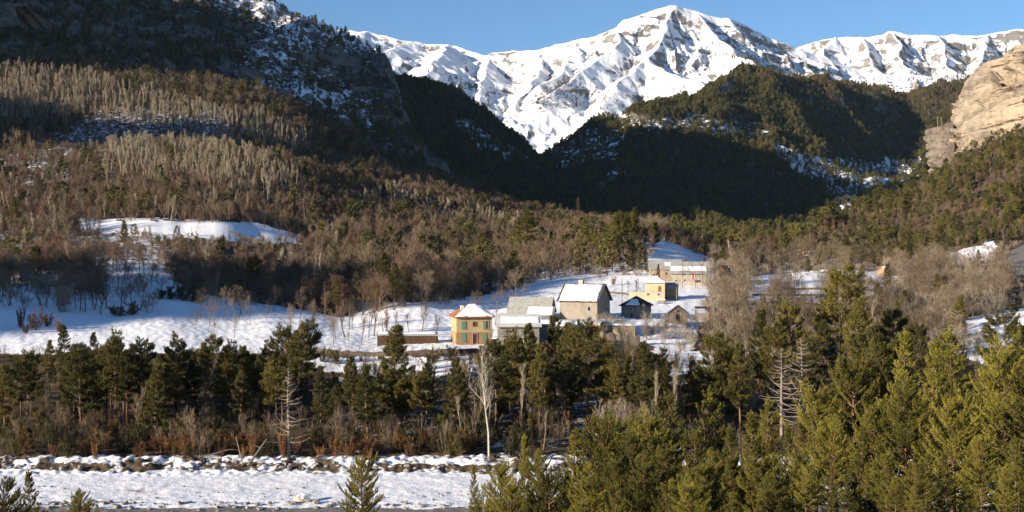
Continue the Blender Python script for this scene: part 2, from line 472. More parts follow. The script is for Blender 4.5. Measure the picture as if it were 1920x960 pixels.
def H_range(X, Y, fine=True):
    X = np.asarray(X, float); Y = np.asarray(Y, float)
    wx = X + 55 * fbm(X / 420, Y / 420, 3, 91); wy = Y + 55 * fbm(X / 420, Y / 420, 3, 95)
    base = _s(X, Y)
    best = np.full(X.shape, -1e9); crest = np.zeros(X.shape)
    for pts, sl in ridges:
        P3 = [px3(p) for p in pts]
        for a, b in zip(P3[:-1], P3[1:]):
            ax, ay, az = a; bx, by, bz = b
            dx, dy = bx - ax, by - ay
            t = np.clip(((wx - ax) * dx + (wy - ay) * dy) / (dx * dx + dy * dy), 0, 1)
            d = np.hypot(wx - ax - t * dx, wy - ay - t * dy)
            zt = az + (bz - az) * t
            h = zt - sl * d * (1 - 0.10 * np.minimum(d / 900, 1))
            crest = np.where(h > best, zt, crest)
            best = np.maximum(best, h)
    k = 40.0
    m = np.maximum(base, best)
    z = m + k * np.log1p(np.exp(-np.abs(base - best) / k))
    rel = sstep(200, 900, z)
    if fine:
        drop = sstep(-10, 170, crest - m)      # 0 on the crest lines, 1 well below them
        g = ridged(X / 300, Y / 420, 5, 101, 0.55) - 0.5
        z = z + (58 * g * (0.08 + 0.92 * drop)) + (3 + 6 * drop) * fbm(X / 70, Y / 90, 4, 107)
        gx = X + 40 * fbm(X / 200, Y / 200, 2, 131)
        z = z + 30 * (ridged(gx / 130, Y / 700, 3, 133) - 0.5) * rel * (0.15 + 0.85 * drop)
        z = z + (2 + 9 * drop) * (ridged(X / 75, Y / 160, 3, 109) - 0.5)
        # cliff bands following tilted strata
        st = (z + 0.10 * X + 60 * fbm(X / 600, Y / 600, 3, 111)) / 120.0
        fr = st - np.floor(st)
        stepped = np.floor(st) + sstep(0.30, 0.62, fr)
        mask = sstep(-0.15, 0.35, fbm(X / 520, Y / 520, 3, 113) + 0.25 * rel) * rel
        z = z + mask * (0.06 + 0.94 * sstep(0.05, 0.5, drop)) * sstep(-0.1, 0.4, fbm(X / 260, Y / 180, 3, 117)) * 0.34 * (stepped - st) * 120.0
    return z

# ------------------------------------------------------------------ snow / litter masks on the near ground (by place)
meadows = [
 [(140, 411), (300, 411), (480, 417), (560, 440), (565, 457), (440, 453), (260, 441), (150, 432)],
 [(-400, 500), (0, 447), (30, 450), (45, 475), (-400, 520)],
 [(195, 490), (295, 490), (325, 515), (345, 545), (430, 560), (560, 580), (640, 596), (860, 566), (860, 655), (560, 662), (-400, 665), (-400, 535), (70, 533), (190, 550)],
 [(660, 566), (850, 566), (985, 535), (1005, 520), (1150, 512), (1200, 518), (1215, 470), (1240, 442), (1290, 465), (1345, 485), (1345, 530), (1330, 585), (1310, 620), (1290, 660), (1260, 700), (1230, 650), (1150, 625), (850, 660), (640, 662)],
 [(1400, 517), (1500, 508), (1640, 508), (1700, 520), (1640, 575), (1400, 580)],
 [(1785, 660), (1790, 605), (1850, 590), (1960, 570), (2600, 570), (2600, 680), (1860, 690)],
 [(1783, 483), (1800, 466), (1870, 452), (1865, 490), (1795, 496)],
 [(560, 668), (880, 668), (890, 700), (700, 706), (560, 690)],
 [(1230, 660), (1340, 655), (1345, 690), (1260, 705)],
]
woods_snow = [  # patchy snow under trees: polygon, amount
 ([(-400, 675), (620, 675), (620, 850), (-400, 850)], 0.24), ([(620, 675), (1300, 675), (1300, 850), (620, 850)], 0.40),
 ([(200, 205), (430, 205), (430, 258), (330, 272), (60, 300), (60, 275)], 0.45),
 ([(620, 430), (1000, 430), (1000, 540), (620, 540)], 0.48),
 ([(0, 290), (130, 290), (130, 340), (0, 350)], 0.5),
 ([(0, 440), (320, 440), (320, 540), (0, 540)], 0.52),
 ([(1000, 430), (1250, 430), (1250, 530), (1000, 530)], 0.55),
 ([(1250, 430), (1650, 470), (1650, 520), (1250, 560)], 0.4),
]
def ground_snow(X, Y, z):
    c = 960 + F * X / np.maximum(Y, 30.0)
    row = 480 - (z - CAMZ) / np.maximum(Y, 30.0) * F
    wob = 9 * fbm(X / 9.0, Y / 9.0, 3, 201)
    s = np.full(X.shape, 0.30)
    s = np.where(Y > 430, 0.26, s)
    for poly, amt in woods_snow:
        s = np.where(in_poly(c + 3 * wob, row + wob, poly), amt, s)
    for poly in meadows:
        s = np.where(in_poly(c + 2 * wob, row + 0.7 * wob, poly), 0.93, s)
    # terrace wall lines inside the meadows
    s = np.where((Y > 121) & (Y < bank_y(X) - 2.0), 0.86 + 0.0 * X, s)
    s = np.where((Y >= bank_y(X) - 2.0) & (Y < bank_y(X) + 0.4), 0.44 + 0.3 * noise(X / 5.0, X * 0, 35), s)
    s = np.where((Y >= bank_y(X) + 0.4) & (Y < 148.2), 0.60 + 0.3 * noise(X / 3.0, Y / 2, 36), s)
    s = np.where((Y > 123) & (Y < bank_y(X) - 3.0), 0.66 + 0.34 * sstep(123, 133, Y), s)
    s = np.where((Y <= 123.3 + 1.2 * noise(X / 6, X * 0, 33)) & (Y > 100), 0.12, s)
    s = np.where(Y <= 100, 0.42, s)
    return s, c, row
# ------------------------------------------------------------------ landform materials
def ground_material():
    m = NT('ground_snow_and_litter')
    b = m.bsdf(0.9, 0.05)
    co = m.coord()
    s = m.attr('snow')
    n1 = m.noise(co, 0.35, 8, 0.68)
    n2 = m.noise(co, 2.2, 5, 0.6)
    nn = m.math('ADD', m.math('MULTIPLY', n1, 0.75), m.math('MULTIPLY', n2, 0.35))
    k = m.math('ADD', s, m.math('MULTIPLY', m.math('SUBTRACT', nn, 0.55), 1.5))
    fac = m.math('MULTIPLY', m.math('SUBTRACT', k, 0.46), 9.0, True)
    litter = m.ramp(m.noise(co, 0.8, 6, 0.7), [(0.25, (0.035, 0.026, 0.018)), (0.5, (0.085, 0.062, 0.04)), (0.75, (0.16, 0.115, 0.07))])
    stone = m.ramp(m.noise(co, 2.6, 5, 0.7), [(0.3, (0.10, 0.095, 0.085)), (0.7, (0.27, 0.255, 0.235))])
    low = m.mix(m.attr('gravel'), litter, stone)
    dirt = m.noise(co, 0.11, 4)
    snow = m.ramp(dirt, [(0.3, (0.80, 0.81, 0.84)), (0.7, SNOW)])
    m.l(m.mix(fac, low, snow), b.inputs['Base Color'])
    h = m.math('ADD', m.math('MULTIPLY', m.noise(co, 0.9, 5, 0.6), 0.5), m.math('MULTIPLY', m.noise(co, 4.0, 4, 0.6), 0.25))
    m.bump(h, 0.7, 0.38, b)
    return m.m

def hill_material(name, rock1=(0.21, 0.185, 0.16), rock2=(0.085, 0.075, 0.066), soil=(0.05, 0.042, 0.03), scale=1.0):
    m = NT(name)
    b = m.bsdf(0.92, 0.04)
    co = m.coord()
    s = m.attr('snow'); r = m.attr('rock')
    n1 = m.noise(co, 0.06 * scale, 8, 0.72)
    k = m.math('ADD', s, m.math('MULTIPLY', m.math('SUBTRACT', n1, 0.5), 1.6))
    fac = m.math('MULTIPLY', m.math('SUBTRACT', k, 0.5), 8.0, True)
    st = m.noise(m.mapping(co, (0.3, 0.3, 2.2)), 0.05 * scale, 7, 0.7)
    rock = m.ramp(st, [(0.3, rock2), (0.68, rock1)])
    so = m.ramp(m.noise(co, 0.2 * scale, 4), [(0.3, tuple(x * 0.6 for x in soil)), (0.7, soil)])
    low = m.mix(r, so, rock)
    m.l(m.mix(fac, low, SNOW), b.inputs['Base Color'])
    m.bump(m.noise(co, 0.12 * scale, 6, 0.65), 0.5, 6.0 / scale, b)
    return m.m

def slope_of(X, Y, Zv):
    """steepness from the grid itself"""
    P = np.stack([X, Y, Zv], -1)
    du = np.gradient(P, axis=1); dv = np.gradient(P, axis=0)
    n = np.cross(du, dv)
    n /= np.linalg.norm(n, axis=-1, keepdims=True) + 1e-9
    nz = np.abs(n[..., 2])
    return nz, n

def persp_grid(c0, c1, step, ys, ymin=30.0, pad=()):
    cs = np.concatenate([np.asarray(pad[0], float) if pad else np.array([]), np.arange(c0, c1 + 0.1, step), np.asarray(pad[1], float) if pad else np.array([])])
    Yg, Cg = np.meshgrid(np.asarray(ys, float), cs, indexing='ij')
    Xg = (Cg - 960) / F * np.maximum(Yg, ymin)
    return Xg, Yg, Cg

# ground
ys = np.concatenate([np.linspace(1, 100, 70), np.linspace(100.6, 160, 170), np.linspace(160.8, 330, 210), np.linspace(331.5, 700, 230), np.linspace(703, 1250, 150), np.linspace(1260, 1700, 20)])
X, Y, C = persp_grid(-260, 2200, 3.0, ys, 30.0, (np.arange(-3400, -261, 60), np.arange(2240, 4900, 60)))
Zg = H_ground(X, Y)
sn, cc, rr = ground_snow(X, Y, Zg)
grav = ((Y < bank_y(X) - 1.6) & (Y > 100)).astype(float)
scree = in_poly(cc, rr, [(1885, 500), (1895, 470), (1960, 440), (1960, 520), (1900, 520)])
grav = np.maximum(grav, scree); sn = np.where(scree, 0.1, sn)
ground = grid_mesh('ground', X, Y, Zg, ground_material(), {'snow': sn, 'gravel': grav})

# left mountain
ys = np.linspace(905, 2300, 520)
X, Y, C = persp_grid(-220, 1000, 2.6, ys, 30, (np.arange(-5200, -221, 80), []))
Zl = H_left(X, Y)
nz, nn = slope_of(X, Y, Zl)
row = 480 - (Zl - CAMZ) / Y * F
sm = 0.20 + 0.25 * fbm(X / 160, Y / 160, 3, 301) + 0.31 * sstep(380, 520, C) * (1 - sstep(250, 330, row)) + 0.1 * sstep(150, 40, row)
rockm = sstep(0.86, 0.62, nz)
sm = sm - 0.55 * sstep(0.72, 0.5, nz)
sm = np.where((C > 700) & (row > 100), sm - 0.12, sm)
hill_mat = hill_material('mountain_side', soil=(0.05, 0.045, 0.035), scale=1.7)
mountain_left = grid_mesh('mountain', X, Y, Zl, hill_mat, {'snow': sm, 'rock': rockm})

# conifer spur
ys = np.linspace(1360, 2500, 330)
X, Y, C = persp_grid(690, 1095, 2.6, ys)
Zp = H_spur(X, Y)
nz, nn = slope_of(X, Y, Zp)
row = 480 - (Zp - CAMZ) / Y * F
dcrest = 0.5 + 0.5 * fbm(X / 120 + 40, Y / 120, 3, 303)
sm = 0.12 + 0.35 * in_poly(C + 10 * noise(X / 40, Y / 40, 5), row, [(840, 222), (870, 225), (1010, 300), (1010, 320), (900, 285)]) * 1.0
sm = sm + 0.1 * dcrest
spur = grid_mesh('hill', X, Y, Zp, hill_mat, {'snow': sm, 'rock': sstep(0.8, 0.6, nz)})

# central wooded hill
ys = np.linspace(1010, 3150, 560)
X, Y, C = persp_grid(965, 2100, 2.8, ys)
Zc = H_centre(X, Y)
nz, nn = slope_of(X, Y, Zc)
row = 480 - (Zc - CAMZ) / Y * F
wob = 14 * fbm(X / 60, Y / 60, 3, 305)
sm = np.full(X.shape, 0.10)
for poly, a in (([(1020, 330), (1045, 285), (1110, 245), (1200, 225), (1130, 300), (1060, 330)], 0.50),
                ([(1150, 215), (1290, 215), (1440, 235), (1440, 255), (1290, 250), (1150, 240)], 0.50),
                ([(1150, 320), (1190, 318), (1190, 335), (1150, 335)], 0.7),
                ([(1450, 270), (1560, 300), (1720, 290), (1720, 330), (1620, 360), (1600, 400), (1570, 390), (1540, 340), (1480, 320)], 0.60)):
    sm = np.where(in_poly(C + 2 * wob, row + wob, poly), a, sm)
centre_hill = grid_mesh('hill', X, Y, Zc, hill_mat, {'snow': sm, 'rock': np.maximum(sstep(0.8, 0.6, nz), in_poly(C, row, [(1345, 165), (1375, 145), (1375, 165), (1350, 180)]) * 0.9)})

# snow range
def range_material():
    m = NT('snow_range')
    b = m.bsdf(0.85, 0.08)
    co = m.coord()
    r = m.attr('rock'); t = m.attr('wood')
    n1 = m.math('ADD', m.math('MULTIPLY', m.noise(co, 0.022, 9, 0.78), 0.6), m.math('MULTIPLY', m.noise(m.mapping(co, (1, 0.25, 1)), 0.09, 6, 0.75), 0.4))
    k = m.math('ADD', r, m.math('MULTIPLY', m.math('SUBTRACT', n1, 0.5), 2.0))
    fac = m.math('MULTIPLY', m.math('SUBTRACT', k, 0.5), 6.0, True)
    st = m.noise(m.mapping(co, (0.4, 0.4, 3.0)), 0.012, 7, 0.7)
    rock = m.ramp(st, [(0.3, (0.095, 0.087, 0.082)), (0.52, (0.175, 0.16, 0.146)), (0.72, (0.29, 0.265, 0.24))])
    n2 = m.noise(co, 0.05, 6, 0.75)
    kt = m.math('MULTIPLY', m.math('SUBTRACT', m.math('ADD', t, m.math('MULTIPLY', m.math('SUBTRACT', n2, 0.5), 1.8)), 0.5), 7.0, True)
    c = m.mix(fac, SNOW, rock)
    c = m.mix(kt, c, (0.11, 0.085, 0.07))
    m.l(c, b.inputs['Base Color'])
    m.bump(m.noise(co, 0.03, 8, 0.72), 0.6, 14.0, b)
    return m.m
ys = np.concatenate([np.linspace(3600, 5200, 150), np.linspace(5206, 7500, 420), np.linspace(7506, 8600, 210), np.linspace(8620, 9400, 20)])
X, Y, C = persp_grid(520, 2080, 2.0, ys, 30, (np.arange(300, 520, 20), np.arange(2100, 2600, 20)))
Zs = H_range(X, Y)
nz, nn = slope_of(X, Y, Zs)
row = 480 - (Zs - CAMZ) / Y * F
rk = 0.16 + 0.66 * sstep(0.78, 0.56, nz) + 0.14 * fbm(X / 300, Y / 300, 3, 311)
stb = (Zs + 0.12 * X + 50 * fbm(X / 500, Y / 500, 3, 111)) / 62.0
stb = stb - np.floor(stb)
thin = sstep(0.30, 0.42, stb) * (1 - sstep(0.50, 0.66, stb))
rk = rk - 0.10 + 0.42 * thin * sstep(0.97, 0.84, nz) * sstep(-0.3, 0.3, fbm(X / 260, Y / 260, 3, 341)) * sstep(500, 900, Zs)
wd = 0.02 + 0 * X
for poly, a in (([(960, 185), (1000, 160), (1100, 140), (1110, 195), (1050, 205), (980, 200)], 0.42),
                ([(1290, 60), (1420, 100), (1520, 130), (1700, 160), (1700, 175), (1560, 150), (1400, 125)], 0.40),
                ([(900, 190), (1010, 170), (1000, 200), (930, 240)], 0.3),
                ([(760, 110), (860, 130), (960, 200), (990, 240), (940, 235), (800, 165)], 0.26),
                ([(960, 215), (1160, 205), (1120, 250), (1040, 290), (980, 250)], 0.22)):
    wd = np.where(in_poly(C + 8 * noise(X / 90, Y / 90, 7), row + 8 * noise(X / 90, Y / 90, 8), poly), a, wd)
snow_range = grid_mesh('mountains', X, Y, Zs, range_material(), {'rock': rk, 'wood': wd})

# added ridge, unseen left of the view, crest shaped to block the low sun: it shades the upper slopes and the hill behind the village
rp = [(-2600, 150), (-700, 180), (-335, 242), (-310, 252), (-285, 262), (-262, 276), (-248, 302), (-228, 314), (-212, 308), (-200, 272), (-165, 250), (-60, 235), (100, 245), (285, 285), (320, 328), (345, 344), (372, 354), (398, 346), (432, 322), (560, 320), (610, 338), (645, 352),
      (690, 388), (765, 440), (815, 515), (940, 560), (1005, 582), (1130, 588), (1200, 556), (1228, 515), (1300, 500), (1500, 470), (2200, 400), (3000, 300)]
yy = np.arange(-2600, 3000, 8.0)
cr = pchip([p[0] for p in rp], [p[1] for p in rp], yy)
off = np.concatenate([np.arange(-700, -60, 40), np.arange(-60, 61, 6), np.arange(80, 420, 40)])
Yg, Og = np.meshgrid(yy, off, indexing='ij')
Xg = -1000.0 + Og
Zr = cr[:, None] - np.abs(Og) * 0.75 + 5 * fbm(Xg / 40, Yg / 40, 3, 321) + 3.0 * noise(Xg / 7, Yg / 7, 325) * (np.abs(Og) < 60)
shade_ridge = grid_mesh('hill', Xg, Yg, np.maximum(Zr, -5.0), hill_mat, {'snow': 0.25 + 0 * Xg, 'rock': 0.2 + 0 * Xg})  # added hill out of view, there to cast shade on the slopes
# ------------------------------------------------------------------ plant materials
def leaf_mat(name, c1, c2, tip=None, trans=0.25, rough=0.6):
    m = NT(name)
    co = m.coord('Generated')
    oi = m.n('ShaderNodeObjectInfo').outputs['Random']
    pos = m.n('ShaderNodeNewGeometry').outputs['Position']
    n1 = m.noise(pos, 0.9, 3, 0.6)
    n = m.math('ADD', m.math('MULTIPLY', n1, 0.9), m.math('MULTIPLY', m.math('SUBTRACT', oi, 0.5), 0.8))
    c = m.ramp(n, [(0.2, c2), (0.62, c1)] + ([(0.9, tip)] if tip else []))
    d = m.n('ShaderNodeBsdfPrincipled')
    d.inputs['Roughness'].default_value = rough
    d.inputs['Specular IOR Level'].default_value = 0.25
    m.l(c, d.inputs['Base Color'])
    t = m.n('ShaderNodeBsdfTranslucent')
    m.l(c, t.inputs['Color'])
    x = m.n('ShaderNodeMixShader')
    x.inputs[0].default_value = trans
    m.l(d.outputs[0], x.inputs[1]); m.l(t.outputs[0], x.inputs[2])
    m.l(x.outputs[0], m.out.inputs[0])
    return m.m

def bark_mat(name, c1, c2, var=0.35):
    m = NT(name)
    b = m.bsdf(0.9, 0.05)
    oi = m.n('ShaderNodeObjectInfo').outputs['Random']
    pos = m.n('ShaderNodeNewGeometry').outputs['Position']
    n = m.math('ADD', m.noise(pos, 3.0, 4, 0.6), m.math('MULTIPLY', m.math('SUBTRACT', oi, 0.5), var))
    m.l(m.ramp(n, [(0.25, c2), (0.75, c1)]), b.inputs['Base Color'])
    return m.m

M_NEEDLE = leaf_mat('needles_olive', (0.215, 0.195, 0.034), (0.110, 0.106, 0.022), (0.300, 0.262, 0.048))
M_NEEDLE_MID = leaf_mat('needles_dark', (0.140, 0.118, 0.030), (0.072, 0.068, 0.020), (0.195, 0.158, 0.036))
M_NEEDLE_FAR = leaf_mat('needles_far', (0.110, 0.100, 0.028), (0.048, 0.050, 0.018), (0.165, 0.138, 0.034), 0.1)
M_PINEBARK = bark_mat('pine_bark', (0.26, 0.15, 0.095), (0.10, 0.065, 0.045))
M_BARK = bark_mat('brown_bark', (0.19, 0.145, 0.105), (0.085, 0.062, 0.045))
M_TWIG = bark_mat('brown_twigs', (0.215, 0.165, 0.11), (0.115, 0.085, 0.058), 0.8)
M_GREYTWIG = bark_mat('grey_twigs', (0.34, 0.285, 0.22), (0.19, 0.155, 0.12), 0.7)
M_RED = bark_mat('red_twigs', (0.20, 0.13, 0.09), (0.115, 0.072, 0.05), 0.6)
M_PALE = bark_mat('pale_aspen_bark', (0.40, 0.34, 0.25), (0.22, 0.175, 0.12), 0.5)
M_BIRCH = bark_mat('white_birch_bark', (0.58, 0.53, 0.46), (0.28, 0.24, 0.20), 0.1)
M_DEAD = bark_mat('grey_dead_wood', (0.29, 0.245, 0.195), (0.15, 0.125, 0.10), 0.1)
M_LARCH = leaf_mat('larch_twigs', (0.25, 0.145, 0.06), (0.12, 0.07, 0.035), None, 0.1)
M_ORANGE = leaf_mat('dry_beech_leaves', (0.20, 0.095, 0.036), (0.105, 0.052, 0.022), (0.27, 0.14, 0.05), 0.3)
M_JUNIPER = leaf_mat('juniper_green', (0.085, 0.075, 0.024), (0.035, 0.034, 0.013), (0.17, 0.10, 0.03), 0.15)

# ------------------------------------------------------------------ plant meshes
class Buf:
    def __init__(s):
        s.V = []; s.T = []; s.M = []; s.n = 0
    def add(s, V, T, mi=0):
        V = np.asarray(V, float); T = np.asarray(T, int)
        s.V.append(V); s.T.append(T + s.n); s.M.append(np.full(len(T), mi)); s.n += len(V)
    def tube(s, P, r, k=4, mi=0):
        P = np.asarray(P, float); r = np.asarray(r, float)
        n = len(P)
        d = np.gradient(P, axis=0)
        d /= np.linalg.norm(d, axis=1, keepdims=True) + 1e-9
        up = np.array([0, 0, 1.0]) if abs(d[0][2]) < 0.85 else np.array([1.0, 0, 0])
        a = np.cross(d, up); a /= np.linalg.norm(a, axis=1, keepdims=True) + 1e-9
        b = np.cross(d, a)
        th = np.arange(k) / k * 2 * math.pi
        V = (P[:, None, :] + r[:, None, None] * (np.cos(th)[None, :, None] * a[:, None, :] + np.sin(th)[None, :, None] * b[:, None, :])).reshape(-1, 3)
        i = np.arange((n - 1) * k); q = i // k; j = i % k; j2 = (j + 1) % k
        A = q * k + j; B = q * k + j2; C_ = (q + 1) * k + j2; D = (q + 1) * k + j
        s.add(V, np.concatenate([np.stack([A, B, C_], 1), np.stack([A, C_, D], 1)]), mi)
    def slivers(s, P, D, W, mi=0, rng=None):
        """thin triangles from P along D (vectors), base width W"""
        P = np.asarray(P, float); D = np.asarray(D, float)
        n = len(P)
        if n == 0: return
        q = rng.normal(size=(n, 3))
        a = np.cross(D, q); a /= np.linalg.norm(a, axis=1, keepdims=True) + 1e-9
        w = (np.asarray(W) * 0.5).reshape(-1, 1) * np.ones((n, 1))
        V = np.concatenate([P - a * w, P + a * w, P + D])
        i = np.arange(n)
        s.add(V, np.stack([i, i + n, i + 2 * n], 1), mi)
    def tufts(s, P, A, rng, n, length, width, spread=0.9, core=0.6, mi=0):
        """needle tufts: n needles per shoot position P with shoot axis A"""
        P = np.repeat(np.asarray(P, float), n, 0); A = np.repeat(np.asarray(A, float), n, 0)
        m = len(P)
        A = A / (np.linalg.norm(A, axis=1, keepdims=True) + 1e-9)
        q = rng.normal(size=(m, 3))
        q /= np.linalg.norm(q, axis=1, keepdims=True)
        D = A * core + q * spread
        D /= np.linalg.norm(D, axis=1, keepdims=True) + 1e-9
        L = length * rng.uniform(0.65, 1.25, (m, 1))
        s.slivers(P + A * rng.uniform(-0.5, 0.6, (m, 1)) * length, D * L, width * rng.uniform(0.7, 1.3, m), mi, rng)
    def mesh(s, name, mats):
        me = bpy.data.meshes.new(name)
        for m in mats: me.materials.append(m)
        set_tris(me, np.concatenate(s.V), np.concatenate(s.T), False, np.concatenate(s.M))
        return me

def unit(v):
    return v / (np.linalg.norm(v) + 1e-9)

def gen_pine(seed, Hh, crown0, width, nb, tuft_len, tuft_n, tuft_w, shape='cone', bare_low=True, dens=1.0, k=6, dead=4, lean=0.02):
    """Scots pine: (trunk Buf, crown Buf); height Hh, crown from crown0*Hh, half width"""
    rng = np.random.default_rng(seed)
    T = Buf(); Cn = Buf()
    hs = np.linspace(0, 1, 9)
    bend = rng.normal(0, lean * Hh, 2); ph = rng.uniform(0, 6, 2)
    def tp(t):
        return np.array([bend[0] * t * t + 0.012 * Hh * math.sin(ph[0] + 5 * t) - 0.012 * Hh * math.sin(ph[0]),
                         bend[1] * t * t + 0.012 * Hh * math.sin(ph[1] + 4 * t) - 0.012 * Hh * math.sin(ph[1]), Hh * t])
    r0 = 0.0135 * Hh + 0.03
    P0 = np.array([tp(t) for t in hs]); P0[0, 2] -= 0.3
    T.tube(P0, r0 * (1 - hs * 0.93) * np.where(hs == 0, 1.25, 1), k)
    tuP = []; tuA = []
    def shoot(p, d, L, depth):
        # twig with tufts along its outer half
        n = max(2, int(L / (tuft_len * 0.95) * dens))
        for i in range(n):
            t = 0.25 + 0.75 * (i + rng.uniform(0, 1)) / n
            tuP.append(p + d * L * t + rng.normal(0, 0.06 * L, 3)); tuA.append(unit(d + np.array([0, 0, 0.35]) + rng.normal(0, 0.3, 3)))
        tuP.append(p + d * L); tuA.append(unit(d + np.array([0, 0, 0.5])))
    for i in range(nb):
        u = (i + rng.uniform(0, 1)) / nb
        t = crown0 + (0.985 - crown0) * u
        if shape == 'cone':
            w = width * (1 - u) ** 0.8 * min(1.0, 0.45 + u * 2.6)
        elif shape == 'round':
            w = width * math.sqrt(max(0.04, 1 - (u * 1.05 - 0.28) ** 2 / 0.62))
        else:
            w = width * (1 - u * 0.92) ** 0.9
        w *= rng.uniform(0.6, 1.18)
        az = i * 2.39996 + rng.normal(0, 0.45)
        el = R(-6 + 52 * u ** 1.3) + rng.normal(0, 0.14)
        L = max(0.25, w / max(0.5, math.cos(el)))
        d = np.array([math.cos(az) * math.cos(el), math.sin(az) * math.cos(el), math.sin(el)])
        p = tp(t)
        n = 5
        pts = [p]
        dd = d.copy()
        for j in range(n - 1):
            dd = unit(dd + np.array([0, 0, -0.10 + 0.16 * j]) + rng.normal(0, 0.10, 3))
            pts.append(pts[-1] + dd * L / (n - 1))
        pts = np.array(pts)
        rb = (0.10 + 0.35 * (1 - u)) * r0 * 0.8
        T.tube(pts, np.linspace(rb, rb * 0.2, n), 3)
        ns = max(3, int(L / (tuft_len * 1.15) * dens) + 2)
        for q in range(ns):
            f = 0.30 + 0.68 * (q + rng.uniform(0, 1)) / ns
            x = f * (n - 1); a = int(min(x, n - 2)); pp = pts[a] + (pts[a + 1] - pts[a]) * (x - a)
            fd = unit(pts[a + 1] - pts[a])
            side = unit(np.cross(fd, [0, 0, 1.0])) * (1 if q % 2 else -1)
            sd = unit(fd * 0.75 + side * rng.uniform(0.5, 1.1) + np.array([0, 0, rng.uniform(-0.05, 0.4)]))
            shoot(pp, sd, L * 0.36 * (1.2 - 0.75 * f) * rng.uniform(0.7, 1.3) + tuft_len * 0.8, 1)
        shoot(pts[-2], dd, L * 0.2 + tuft_len, 1)
    # leader
    top = tp(1.0)
    shoot(tp(0.94), np.array([0, 0, 1.0]), 0.06 * Hh, 1)
    Cn.tufts(np.array(tuP), np.array(tuA), rng, tuft_n, tuft_len, tuft_w)
    # dead lower limbs
    for i in range(dead):
        t = rng.uniform(0.35 * crown0, crown0)
        az = rng.uniform(0, 6.28)
        L = width * rng.uniform(0.25, 0.7)
        d = np.array([math.cos(az), math.sin(az), rng.uniform(-0.25, 0.15)])
        pts = [tp(t)]
        for j in range(3):
            d = unit(d + rng.normal(0, 0.18, 3)); pts.append(pts[-1] + d * L / 3)
        T.tube(pts, np.linspace(r0 * 0.16, r0 * 0.03, 4), 3)
    return T, Cn

def gen_bare(seed, Hh, spread, stems=1, levels=3, fork=0.28, upness=0.35, nchild=(5, 5, 4), twig_n=5, twig_l=0.7, twig_w=0.03, r0=None, minr=0.008, wander=0.16, sep=False, ang=0.7, top=0.95):
    """leafless tree: trunk Buf and crown Buf (limbs and twigs)"""
    rng = np.random.default_rng(seed)
    T = Buf(); Cn = Buf()
    r0 = r0 or 0.014 * Hh + 0.03
    twP = []; twD = []
    def grow(p, d, L, r, lev, buf):
        n = 5 if lev < 2 else 4
        pts = [p]; dd = d.copy()
        for j in range(n - 1):
            dd = unit(dd + rng.normal(0, wander * (1 + 0.3 * lev), 3) + np.array([0, 0, upness * (0.28 if lev else 0.1)]))
            pts.append(pts[-1] + dd * L / (n - 1))
        pts = np.array(pts)
        rr = np.linspace(r, max(minr, r * (0.32 if lev else 0.25)), n)
        buf.tube(pts, rr, 6 if lev == 0 else (4 if lev == 1 else 3))
        if lev >= levels - 1:
            for q in range(twig_n):
                x = rng.uniform(0.15, 1.0) * (n - 1); a = int(min(x, n - 2)); pp = pts[a] + (pts[a + 1] - pts[a]) * (x - a)
                fd = unit(pts[a + 1] - pts[a])
                twP.append(pp); twD.append(unit(fd + rng.normal(0, 0.55, 3) + np.array([0, 0, upness * 0.8])) * twig_l * rng.uniform(0.5, 1.4))
            twP.append(pts[-1]); twD.append(unit(dd) * twig_l)
            return
        nc = nchild[lev]
        lo = fork if lev == 0 else 0.22
        az0 = rng.uniform(0, 6.28)
        for q in range(nc):
            f = lo + (top - lo) * (q + rng.uniform(0, 0.9)) / nc
            x = f * (n - 1); a = int(min(x, n - 2)); pp = pts[a] + (pts[a + 1] - pts[a]) * (x - a)
            fd = unit(pts[a + 1] - pts[a])
            az = az0 + q * 2.4 + rng.normal(0, 0.4)
            u = unit(np.cross(fd, [0.3, 0.9, 0.1])); v = np.cross(fd, u)
            sd = u * math.cos(az) + v * math.sin(az)
            cd = unit(fd * (1.0 - 0.25 * (1 - f)) + sd * ang * rng.uniform(0.75, 1.25) + np.array([0, 0, upness * 0.6]))
            cl = (spread if lev == 0 else L * 0.55) * (1.12 - 0.62 * (f - lo) / (1 - lo)) * rng.uniform(0.75, 1.2)
            rc = max(minr, np.interp(x, np.arange(n), rr) * rng.uniform(0.42, 0.6))
            grow(pp, cd, cl, rc, lev + 1, Cn)
    for s_ in range(stems):
        if stems == 1:
            p = np.array([0, 0, -0.3]); d = unit(np.array([rng.normal(0, 0.05), rng.normal(0, 0.05), 1.0])); L = Hh * 0.86
        else:
            az = rng.uniform(0, 6.28); rr_ = rng.uniform(0, 0.12 * Hh)
            p = np.array([math.cos(az) * rr_, math.sin(az) * rr_, -0.2]); d = unit(np.array([math.cos(az) * 0.28, math.sin(az) * 0.28, 1.0]) + rng.normal(0, 0.1, 3)); L = Hh * rng.uniform(0.6, 0.9)
        grow(p, d, L, r0 * (1 if stems == 1 else rng.uniform(0.5, 0.9)), 0, T)
    Cn.slivers(np.array(twP), np.array(twD), np.full(len(twP), twig_w), 0, rng)
    return T, Cn

